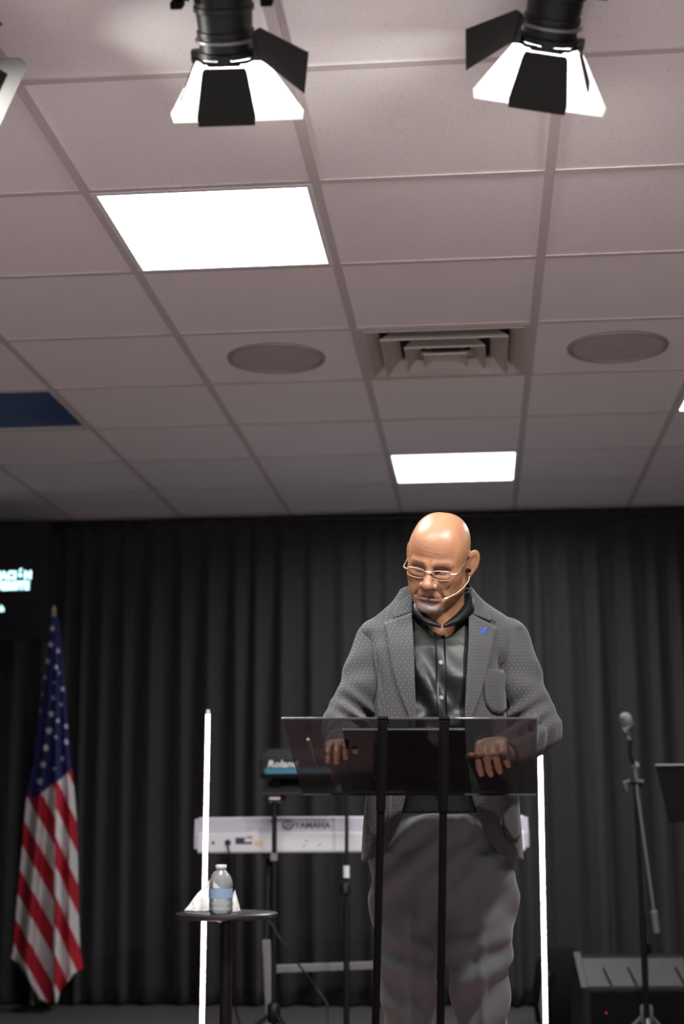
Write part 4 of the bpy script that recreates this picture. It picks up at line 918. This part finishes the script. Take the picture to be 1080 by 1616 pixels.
# ---- clothes
ZK = [0.80, 0.86, 0.93, 1.00, 1.10, 1.20, 1.30, 1.38, 1.43, 1.47, 1.51, 1.55, 1.60]
RXK = [0.205, 0.205, 0.203, 0.198, 0.182, 0.172, 0.171, 0.178, 0.175, 0.145, 0.112, 0.092, 0.085]
RYK = [0.150, 0.152, 0.155, 0.158, 0.160, 0.155, 0.145, 0.130, 0.112, 0.095, 0.085, 0.080, 0.078]
CYK = [0.000, 0.000, 0.000, -0.002, -0.006, 0.000, 0.010, 0.022, 0.032, 0.036, 0.038, 0.034, 0.030]
def tube_sdf(P, off=0.0, n=2.4, cx=-0.010):
    z = P[2]; rx = np.interp(z, ZK, RXK).astype(np.float32)+off; ry = np.interp(z, ZK, RYK).astype(np.float32)+off; cyy = np.interp(z, ZK, CYK).astype(np.float32)
    x = np.abs((P[0]-cx)/rx); y = np.abs((P[1]-cyy)/ry)
    return ((x**n+y**n+1e-9)**(1/n)-1)*np.minimum(rx, ry)
def tube_front(x, z, off=0.0, n=2.4, cx=-0.010):
    rx = np.interp(z, ZK, RXK)+off; ry = np.interp(z, ZK, RYK)+off
    return np.interp(z, ZK, CYK) - ry*max(0.0, 1-abs((x-cx)/rx)**n)**(1/n)
def shoulders(P, off):
    d = 9.0
    for s, sx in ((-1, -0.150), (1, 0.157)):
        q = cone(P, (s*0.060, 0.050, 1.492), (sx, 0.035, 1.410), 0.040+off, 0.058+off); q = smin(q, ell(P, (sx+s*0.034, 0.035, 1.428), (0.026+off, 0.055+off, 0.028+off)), 0.012); d = q if isinstance(d, float) else np.minimum(d, q)
    return d
# trousers
P, o0 = grid((-0.26, -0.20, 0.035), (0.25, 0.19, 1.035), 0.0045)
D = ell(P, (-0.012, 0.005, 0.98), (0.186, 0.140, 0.30)); 
ZT = np.array([0.035, 0.2, 0.45, 0.57, 0.70, 0.80])
for cx_, rr_ in (([-0.108, -0.104, -0.099, -0.100, -0.100, -0.095], [0.058, 0.058, 0.062, 0.072, 0.088, 0.098]), ([0.098, 0.092, 0.082, 0.074, 0.080, 0.080], [0.060, 0.060, 0.064, 0.076, 0.090, 0.098])):
    cxx = np.interp(P[2], ZT, cx_).astype(np.float32); r = np.interp(P[2], ZT, rr_).astype(np.float32)
    cyy = np.interp(P[2], [0.03, 0.3, 0.55, 0.8], [0.03, 0.015, -0.012, 0.0]).astype(np.float32)
    X_, Y_ = P[0]-cxx, P[1]-cyy
    ang = np.arctan2(X_, -Y_)
    rad = np.sqrt(X_**2+(Y_/1.08)**2)
    crease = 0.014*np.exp(-(ang/0.14)**2)*np.clip((0.86-P[2])/0.15, 0, 1)
    s = 1 if cx_[0] > 0 else -1
    fold = 0.0120*np.sin(P[2]*70 - s*ang*2.2 + 1.3*np.sin(P[2]*19))*np.exp(-((P[2]-0.53)/0.13)**2)*(0.35+0.65*np.clip(np.cos(ang*1.0), 0, 1))
    fold += 0.008*np.sin(P[2]*44+s*ang*3.0+2)*np.exp(-((P[2]-0.76)/0.12)**2)
    fold += 0.006*np.sin(P[2]*60+ang*1.5)*np.clip((0.4-P[2])/0.2, 0, 1)
    leg = rad-r-crease-fold
    leg = np.maximum(leg, P[2]-np.float32(0.86))
    D = smax(D, np.float32(0.70)-P[2], 0.06) if cx_[0] < 0 else D
    D = smin(D, leg, 0.035)
D = D + 0.006*np.sin((P[0]*0.8-P[2]*0.9)*85)*np.exp(-((P[2]-0.86)/0.09)**2)*np.clip(-P[1]*12, 0, 1)
D = smax(D, P[2]-np.float32(1.015), 0.004); D = np.maximum(D, np.float32(0.045)-P[2])
V, Fq = surface_nets(D, o0, 0.0045); V = relax(V, Fq, 2); tr = np_mesh('trousers', V, Fq, M['trousers'], man)
for s, x in ((-1, -0.108), (1, 0.098)):
    P, o0 = grid((x-0.08, -0.20, 0.0), (x+0.08, 0.15, 0.13), 0.005)
    D = cone(P, (x, 0.06, 0.045), (x+s*0.018, -0.13, 0.038), 0.044, 0.038); D = smin(D, cone(P, (x, 0.03, 0.06), (x, 0.03, 0.10), 0.042, 0.040), 0.03); D = smax(D, np.float32(0.004)-P[2], 0.004)
    v, f = surface_nets(D, o0, 0.005); np_mesh('shoe', relax(v, f, 2), f, M['shoe'], man)
# shirt
P, o0 = grid((-0.21, -0.19, 0.955), (0.19, 0.16, 1.53), 0.0042)
D = tube_sdf(P, -0.020); D = smin(D, shoulders(P, -0.016), 0.03)
D = D + 0.0065*np.sin(P[2]*40+np.sin(P[0]*30+1)*1.7+P[0]*40)*np.clip(-P[1]*9, 0, 1)*np.exp(-((P[2]-1.25)/0.15)**2) + 0.003*np.sin(P[2]*90-P[0]*50)*np.clip(-P[1]*9, 0, 1)*np.exp(-((P[2]-1.16)/0.07)**2)
D = smax(D, -cone(P, (0, 0.045, 1.40), tuple(nk0), 0.060, 0.061), 0.006)
D = smax(D, -cone(P, tuple(from_head((0, -0.06, -0.125))), (-0.006, -0.10, 1.450), 0.045, 0.008), 0.006)
D = np.maximum(D, P[2]-np.float32(1.515)); D = np.maximum(D, np.float32(0.965)-P[2])
Vsv, Fsv = surface_nets(D, o0, 0.0042); Vsv = relax(Vsv, Fsv, 1); shirt = np_mesh('shirt', Vsv, Fsv, M['shirt'], man)
bv_shirt = BVHTree.FromPolygons([tuple(v) for v in Vsv], [tuple(f) for f in Fsv])
# jacket
zx = [0.80, 0.845, 0.86, 0.90, 0.95, 1.00, 1.10, 1.187, 1.30, 1.40, 1.468, 1.50, 1.54, 1.60]
def edges_from():
    l = [-0.30, -0.215, -0.165, -0.140, -0.120, Lc(640, 1260, -0.15).x, -0.088, Lc(655, 1137, -0.15).x, Lc(654, 1060, -0.145).x, Lc(653, 1000, -0.12).x, Lc(652, 960, -0.10).x, -0.078, -0.078, -0.078]
    r = [0.30, 0.205, 0.128, 0.096, 0.075, Lc(746, 1262, -0.15).x, 0.046, Lc(733, 1137, -0.15).x, Lc(737, 1060, -0.145).x, Lc(742, 1000, -0.12).x, Lc(744, 960, -0.10).x, 0.070, 0.073, 0.075]
    return l, r
EL, ER = edges_from()
P, o0 = grid((-0.40, -0.33, 0.825), (0.39, 0.20, 1.575), 0.0048)
outer = tube_sdf(P, 0.0); sh_ = smin(outer, shoulders(P, 0.002), 0.03)
drape = 0.005*np.sin(P[0]*34+0.6+P[2]*5)*np.exp(-((P[2]-1.10)/0.22)**2) + 0.008*np.sin(P[0]*75+P[2]*24)*np.exp(-((P[2]-1.34)/0.07)**2)*np.clip((np.abs(P[0]+0.012)-0.128)*30, 0, 1)
tor = sh_ - drape*np.clip(np.abs(P[0]+0.01)*12-0.8, 0, 1)
tor = smax(tor, np.float32(0.842)-P[2], 0.006); tor = np.maximum(tor, P[2]-np.float32(1.545))
inner = smin(tube_sdf(P, -0.012), shoulders(P, -0.010), 0.03)
tor = np.maximum(tor, -inner)
xl = np.interp(P[2], zx, EL).astype(np.float32); xr = np.interp(P[2], zx, ER).astype(np.float32)
cut = np.maximum(np.maximum(xl-P[0], P[0]-xr), P[1]-np.float32(0.03))
tor = np.maximum(tor, -cut)
tor = np.maximum(tor, -cone(P, (0, 0.04, 1.38), (0, 0.005, 1.62), 0.070, 0.078))
slv = None
for sx, el, wr, s in ((-0.160, EL_L, wL, -1), (0.168, EL_R, wR, 1)):
    sp_ = np.array([sx, 0.035, 1.402]); cu = el+(wr-el)*0.86
    a = cone(P, sp_, el, 0.066, 0.054); b = cone(P, el, cu, 0.055, 0.042)
    q = smin(a, b, 0.03)
    ax_ = el-sp_; ax_ = ax_/np.linalg.norm(ax_); tt = (P[0]-sp_[0])*ax_[0]+(P[1]-sp_[1])*ax_[1]+(P[2]-sp_[2])*ax_[2]
    L_ = np.linalg.norm(el-sp_)
    fr = cu-el; fr = fr/np.linalg.norm(fr); t2 = (P[0]-el[0])*fr[0]+(P[1]-el[1])*fr[1]+(P[2]-el[2])*fr[2]
    w1 = np.exp(-((tt-L_*0.97)/0.055)**2)
    inn = np.clip(0.55-((P[0]-el[0])*s)/0.07, 0.12, 1)
    q = q - 0.0135*inn*np.sin(tt*140+P[0]*40*s+P[1]*30)*w1 - 0.004*np.sin(tt*70-P[0]*45*s)*np.exp(-((tt-L_*0.55)/0.07)**2) - 0.004*np.sin(t2*120+P[2]*20)*np.exp(-((t2-0.09)/0.07)**2)
    endc = t2-np.float32(np.linalg.norm(cu-el)); q = np.maximum(q, endc)
    q = np.maximum(q, -(cone(P, el, cu+fr*0.03, 0.040, 0.034)))
    slv = [q] if slv is None else slv+[q]
jk = tor
Vj, Fj = surface_nets(jk, o0, 0.0048); Vj = relax(Vj, Fj, 1)
jacket = np_mesh('jacket', Vj, Fj, M['jacket'], man)
Vb, Fb = list(map(tuple, Vj)), list(map(tuple, Fj))
for q in slv:
    v, f = surface_nets(q, o0, 0.0048); v = relax(v, f, 1); np_mesh('sleeve', v, f, M['jacket'], jacket)
bv = BVHTree.FromPolygons(Vb, Fb)
def front(x, z, tree=None, off=0.004):
    h = (tree or bv).ray_cast(Vector((x, -0.6, z)), Vector((0, 1, 0)))[0]
    y0 = tube_front(x, z)
    if h is None or h.y > y0+0.03: return y0-off
    return h.y-off
def drape_strip(name, inner, outer, n, m, off, roll, mt_, parent, thick=0.004, tree=None):
    """cloth strip lying on the jacket's front between two (x, z) edge lines"""
    def samp(line, t):
        L = [0.0]
        for a, b in zip(line, line[1:]): L.append(L[-1]+math.hypot(b[0]-a[0], b[1]-a[1]))
        return np.array([np.interp(t*L[-1], L, [p[k] for p in line]) for k in (0, 1)])
    vs = []
    for i in range(n):
        t = i/(n-1); a = samp(inner, t); b = samp(outer, t)
        for j in range(m):
            s = j/(m-1); p = a+(b-a)*s; vs.append([p[0], front(p[0], p[1], tree, off)-roll*(1-s)**2, p[1]])
    A_ = np.array(vs).reshape(n, m, 3)
    for _ in range(3):                      # smooth the depth
        y = A_[:, :, 1]; yp = np.pad(y, 1, mode='edge'); A_[:, :, 1] = np.minimum(y+0.001, (yp[:-2, 1:-1]+yp[2:, 1:-1]+yp[1:-1, :-2]+yp[1:-1, 2:]+y*2)/6)
    fs = [(i*m+j, i*m+j+1, (i+1)*m+j+1, (i+1)*m+j) for i in range(n-1) for j in range(m-1)]
    me = bpy.data.meshes.new(name); me.from_pydata([tuple(v) for v in A_.reshape(-1, 3)], [], fs); o = link(name, me, mt_, parent, True)
    sd = o.modifiers.new('thick', 'SOLIDIFY'); sd.thickness = thick; sd.offset = 0; return o
def px2(pts, dy=-0.13): return [(Lc(a, b, dy).x, Lc(a, b, dy).z) for a, b in pts]
lapL = drape_strip('lapel', px2([(652, 962), (653, 1000), (654, 1060), (655, 1137), (652, 1180), (643, 1240)], -0.13), px2([(609, 976), (613, 1000), (620, 1050), (630, 1090), (648, 1137), (649, 1180), (641, 1240)], -0.13), 46, 12, 0.005, 0.006, M['lapel'], jacket)
colL = drape_strip('collar', px2([(655, 930), (652, 945), (652, 964)], -0.09), px2([(634, 944), (624, 958), (623, 972)], -0.10), 14, 10, 0.0065, 0.005, M['lapel'], jacket)
lapR = drape_strip('lapel', px2([(744, 962), (742, 1000), (737, 1060), (733, 1137), (736, 1180), (742, 1240)], -0.13), px2([(789, 985), (783, 1005), (772, 1050), (760, 1092), (742, 1137), (740, 1180), (744, 1240)], -0.13), 46, 12, 0.005, 0.006, M['lapel'], jacket)
colR = drape_strip('collar', px2([(747, 922), (746, 940), (745, 966)], -0.09), px2([(768, 944), (775, 960), (778, 976)], -0.10), 14, 10, 0.0065, 0.005, M['lapel'], jacket)
for pts in ([(621, 964), (624, 968), (628, 974)], [(772, 976), (780, 972), (787, 976)]):
    q = px2(pts, -0.11); MB().tube([(x, front(x, z, None, 0.009), z) for x, z in q], 0.0018, 6).build('notch', M['seam'], jacket)
# collar at the back of the neck
n = 40; vs = []
for i in range(n):
    a = math.radians(-115+230*i/(n-1)); c_, s_ = math.cos(a), math.sin(a)
    f = (1+c_)/2
    for r_, dz in ((0.078, 0.034), (0.083, 0.036), (0.092, 0.004), (0.104, -0.016)):
        vs.append((r_*1.02*s_-0.002, 0.030+r_*0.92*c_, 1.492+0.028*f+dz))
fs = [(i*4+j, i*4+j+1, (i+1)*4+j+1, (i+1)*4+j) for i in range(n-1) for j in range(3)]
me = bpy.data.meshes.new('back_collar'); me.from_pydata(vs, [], fs); o = link('back_collar', me, M['lapel'], jacket, True); sd = o.modifiers.new('t', 'SOLIDIFY'); sd.thickness = 0.004
ss_ = o.modifiers.new('s', 'SUBSURF'); ss_.levels = 1; ss_.render_levels = 1
# patch pockets
def patch(name, pts, dy, off=0.0035, dark=True, close=False):
    q = px2(pts, dy); cx = sum(p[0] for p in q)/len(q); cz = sum(p[1] for p in q)/len(q)
    rings = 5; vs = [(cx, front(cx, cz, None, off), cz)]
    for k in range(1, rings+1):
        for x, z in q:
            u, w = cx+(x-cx)*k/rings, cz+(z-cz)*k/rings; vs.append((u, front(u, w, None, off), w))
    m = len(q); fs = [(0, 1+i, 1+(i+1) % m) for i in range(m)]
    for k in range(1, rings):
        a, b = 1+(k-1)*m, 1+k*m; fs += [(a+i, b+i, b+(i+1) % m, a+(i+1) % m) for i in range(m)]
    me = bpy.data.meshes.new(name); me.from_pydata(vs, [], fs); o = link(name, me, M['jacket'], jacket, True); sd = o.modifiers.new('t', 'SOLIDIFY'); sd.thickness = 0.004; sd.offset = 0
    return o, q
def rounded(pts, corners): return pts
chest = [(766, 1054), (788, 1052), (809, 1050), (809, 1075), (808, 1100), (806, 1116), (798, 1123), (789, 1125), (777, 1122), (769, 1112), (766, 1098), (765, 1075)]
po, q = patch('breast_pocket', chest, -0.13)
MB().tube([(x, front(x, z, None, 0.006), z) for x, z in px2([(765, 1080), (766, 1098), (769, 1112), (777, 1122), (789, 1125), (799, 1123)], -0.13)], 0.0016, 6).build('pocket_piping', M['seam'], po)
hip = [(791, 1230), (822, 1228), (823, 1280), (822, 1318), (817, 1325), (806, 1327), (798, 1322), (794, 1310), (792, 1270)]
po, q = patch('hip_pocket', hip, -0.09)
MB().tube([(x, front(x, z, None, 0.006), z) for x, z in px2(hip[:1]+hip[:0:-1][:5], -0.09)], 0.0018, 6).build('pocket_piping', M['seam'], po)
hipl = [(590, 1230), (618, 1232), (616, 1280), (610, 1318), (600, 1324), (588, 1320), (582, 1300), (584, 1260)]
patch('hip_pocket', hipl, -0.09)
q = px2([(762, 995), (772, 989)], -0.12); a, b = [Vector((x, front(x, z, None, 0.012), z)) for x, z in q]
w = (b-a)*0.5; up_ = Vector((0, 0, 1))
MB().slab([a-up_*0.004, a+w*0.8-up_*0.005, b+up_*0.002, b+up_*0.005, a+w+up_*0.003, a+up_*0.001], 0.003).build('lapel_pin', M['blue_pin'], lapR, label='small blue pin')
# shirt details: placket, buttons, collar
def sfront(x, z, off=0.003):
    h = bv_shirt.ray_cast(Vector((x, -0.6, z)), Vector((0, 1, 0)))[0]; return (h.y if h else tube_front(x, z, -0.02))-off
plk = px2([(688, 992), (689, 1050), (690, 1137), (688, 1260)], -0.13); plr = px2([(705, 990), (705, 1050), (706, 1137), (704, 1260)], -0.13)
vs = []; n, m = 50, 5
for i in range(n):
    t_ = i/(n-1)
    for j in range(m):
        s = j/(m-1); z = plk[0][1]+(plk[-1][1]-plk[0][1])*t_; xa = np.interp(-z, [-p[1] for p in plk], [p[0] for p in plk]); xb = np.interp(-z, [-p[1] for p in plr], [p[0] for p in plr]); x = xa+(xb-xa)*s
        vs.append((x, sfront(x, z, 0.0022), z))
fs = [(i*m+j, i*m+j+1, (i+1)*m+j+1, (i+1)*m+j) for i in range(n-1) for j in range(m-1)]
me = bpy.data.meshes.new('placket'); me.from_pydata(vs, [], fs); o = link('placket', me, M['shirt'], shirt, True); sd = o.modifiers.new('t', 'SOLIDIFY'); sd.thickness = 0.002; sd.offset = 0
for bx, by in ((697, 1044), (697, 1101), (698, 1168), (697, 1230), (696, 992)):
    p = px2([(bx, by)], -0.13)[0]; y = sfront(p[0], p[1], 0.004)
    MB().tube([(p[0], y, p[1]), (p[0], y-0.0025, p[1]-0.0004)], [0.0058, 0.0050], 16).build('button', M['button'] if by < 1200 and by > 1000 else M['seam'], shirt)
# collar: band round the neck, two leaves meeting at the throat
def ringpt(a, r, z0, tilt): return (r*1.0*math.sin(a)*1.02-0.003, 0.026-r*math.cos(a)*0.98, z0)
for tops, lows in (([(700, 915, 0.10), (662, 918, 0.06), (652, 930, 0.010), (655, 946, -0.040), (668, 968, -0.072), (696.5, 987, -0.104)], [(700, 938, 0.115), (655, 938, 0.07), (640, 952, 0.010), (649, 968, -0.060), (671, 985, -0.096), (696, 991, -0.112)]),
                   ([(700, 915, 0.10), (736, 917, 0.06), (745, 926, 0.010), (741, 942, -0.040), (726, 965, -0.072), (699.5, 987, -0.104)], [(700, 938, 0.115), (745, 936, 0.07), (757, 950, 0.010), (749, 966, -0.060), (724, 985, -0.096), (700, 991, -0.112)])):
    A3 = np.array([list(Lc(*p)) for p in tops]); B3 = np.array([list(Lc(*p)) for p in lows]); n, m = 40, 6; vs = []
    tt_ = np.linspace(0, 5, n); kk = np.arange(6)
    def cub(A_): 
        out = np.stack([np.interp(tt_, kk, A_[:, c]) for c in range(3)], 1)
        for _ in range(5): out[1:-1] = (out[:-2]+2*out[1:-1]+out[2:])/4
        return out
    a_, b_ = cub(A3), cub(B3)
    for i in range(n):
        for j in range(m):
            q = j/(m-1); p = a_[i]+(b_[i]-a_[i])*q; p = p + np.array([0, -0.006*math.sin(math.pi*q)*min(1, i/20), 0.002*math.sin(math.pi*q)]); vs.append(tuple(p))
    fs = [(i*m+j, i*m+j+1, (i+1)*m+j+1, (i+1)*m+j) for i in range(n-1) for j in range(m-1)]
    me = bpy.data.meshes.new('collar_leaf'); me.from_pydata([tuple(float(c) for c in v) for v in vs], [], fs); o = link('collar_leaf', me, M['shirt'], shirt, True); sd = o.modifiers.new('t', 'SOLIDIFY'); sd.thickness = 0.003; sd.offset = 0
# ring on the right hand
rp = desk_l(521, 1209, 0.045)

# ---- spectacles and headset, worn on the head
def hd(x, y, z): return MAN + Matrix.Rotation(YAW, 3, 'Z') @ from_head((x, y, z))
gc = hd(0, -0.104, -0.006); t = empty('spectacles', gc, 'half rimless spectacles with gold arms on the bald man\'s face', 'glasses')
G = lambda x, y, z: hd(x, y, z)-gc
for s in (-1, 1):
    cx0 = s*0.0365; rim = []
    for k in range(28):
        a = 2*math.pi*k/28; ca_, sa_ = math.cos(a), math.sin(a)
        x = cx0+0.0295*np.sign(ca_)*abs(ca_)**0.75; z = -0.012+(0.0140)*np.sign(sa_)*abs(sa_)**0.75; y = -0.1035+0.010*((abs(x)-0.01)/0.045)**2-(z+0.012)*0.20
        rim.append(G(x, y, z))
    c = sum(rim, Vector())/28
    ln = MB().add(rim, [tuple(range(28))]).build('lens', M['lens_glass'], t)
    top = [rim[k] for k in range(1, 14)]; bot = [rim[k] for k in range(15, 28)]
    MB().tube(top, 0.00075, 6).build('rim', M['dull_silver'], t, True)
    MB().tube(bot, 0.00055, 6).build('lower_rim', M['beige'], t, True)
    h0 = G(s*0.059, -0.094, -0.005)
    MB().tube([G(s*0.060, -0.0935, -0.007), G(s*0.070, -0.090, -0.007), G(s*0.0765, -0.082, -0.004), G(s*0.079, -0.04, 0.004), G(s*0.0805, -0.004, 0.010)], [0.0021, 0.0024, 0.0017, 0.0013, 0.0013], 8).build('temple_arm', M['gold'], t, True)
    MB().tube([G(s*0.0805, -0.010, 0.009), G(s*0.082, 0.012, 0.016), G(s*0.086, 0.034, -0.004)], 0.0019, 8).build('arm_tip', M['black'], t, True)
MB().tube([G(-0.0085, -0.1045, -0.005), G(-0.004, -0.1085, -0.003), G(0.004, -0.1085, -0.003), G(0.0085, -0.1045, -0.005)], 0.0017, 8).build('bridge', M['gold'], t, True)
for s in (-1, 1): MB().tube([G(s*0.0095, -0.104, -0.006), G(s*0.012, -0.0985, -0.013)], [0.001, 0.002], 8).build('nose_pad', M['beige'], t, True)
hc = hd(0.078, 0.0, -0.02); t = empty('headset_microphone', hc, 'beige thin boom headset microphone running from the man\'s left ear to his mouth', 'microphone')
Hh = lambda x, y, z: hd(x, y, z)-hc
MB().tube([Hh(0.086, 0.018, -0.038), Hh(0.087, 0.004, -0.050), Hh(0.082, -0.026, -0.060), Hh(0.071, -0.060, -0.069), Hh(0.050, -0.090, -0.077)], 0.0011, 8).build('boom', M['beige'], t, True)
MB().tube([Hh(0.053, -0.087, -0.0765), Hh(0.045, -0.094, -0.0785)], 0.0026, 10).build('capsule', M['beige'], t, True)
MB().tube([Hh(0.080, 0.006, -0.020), Hh(0.090, 0.002, -0.021)], [0.005, 0.0055], 12).build('earpiece', M['black'], t, True)
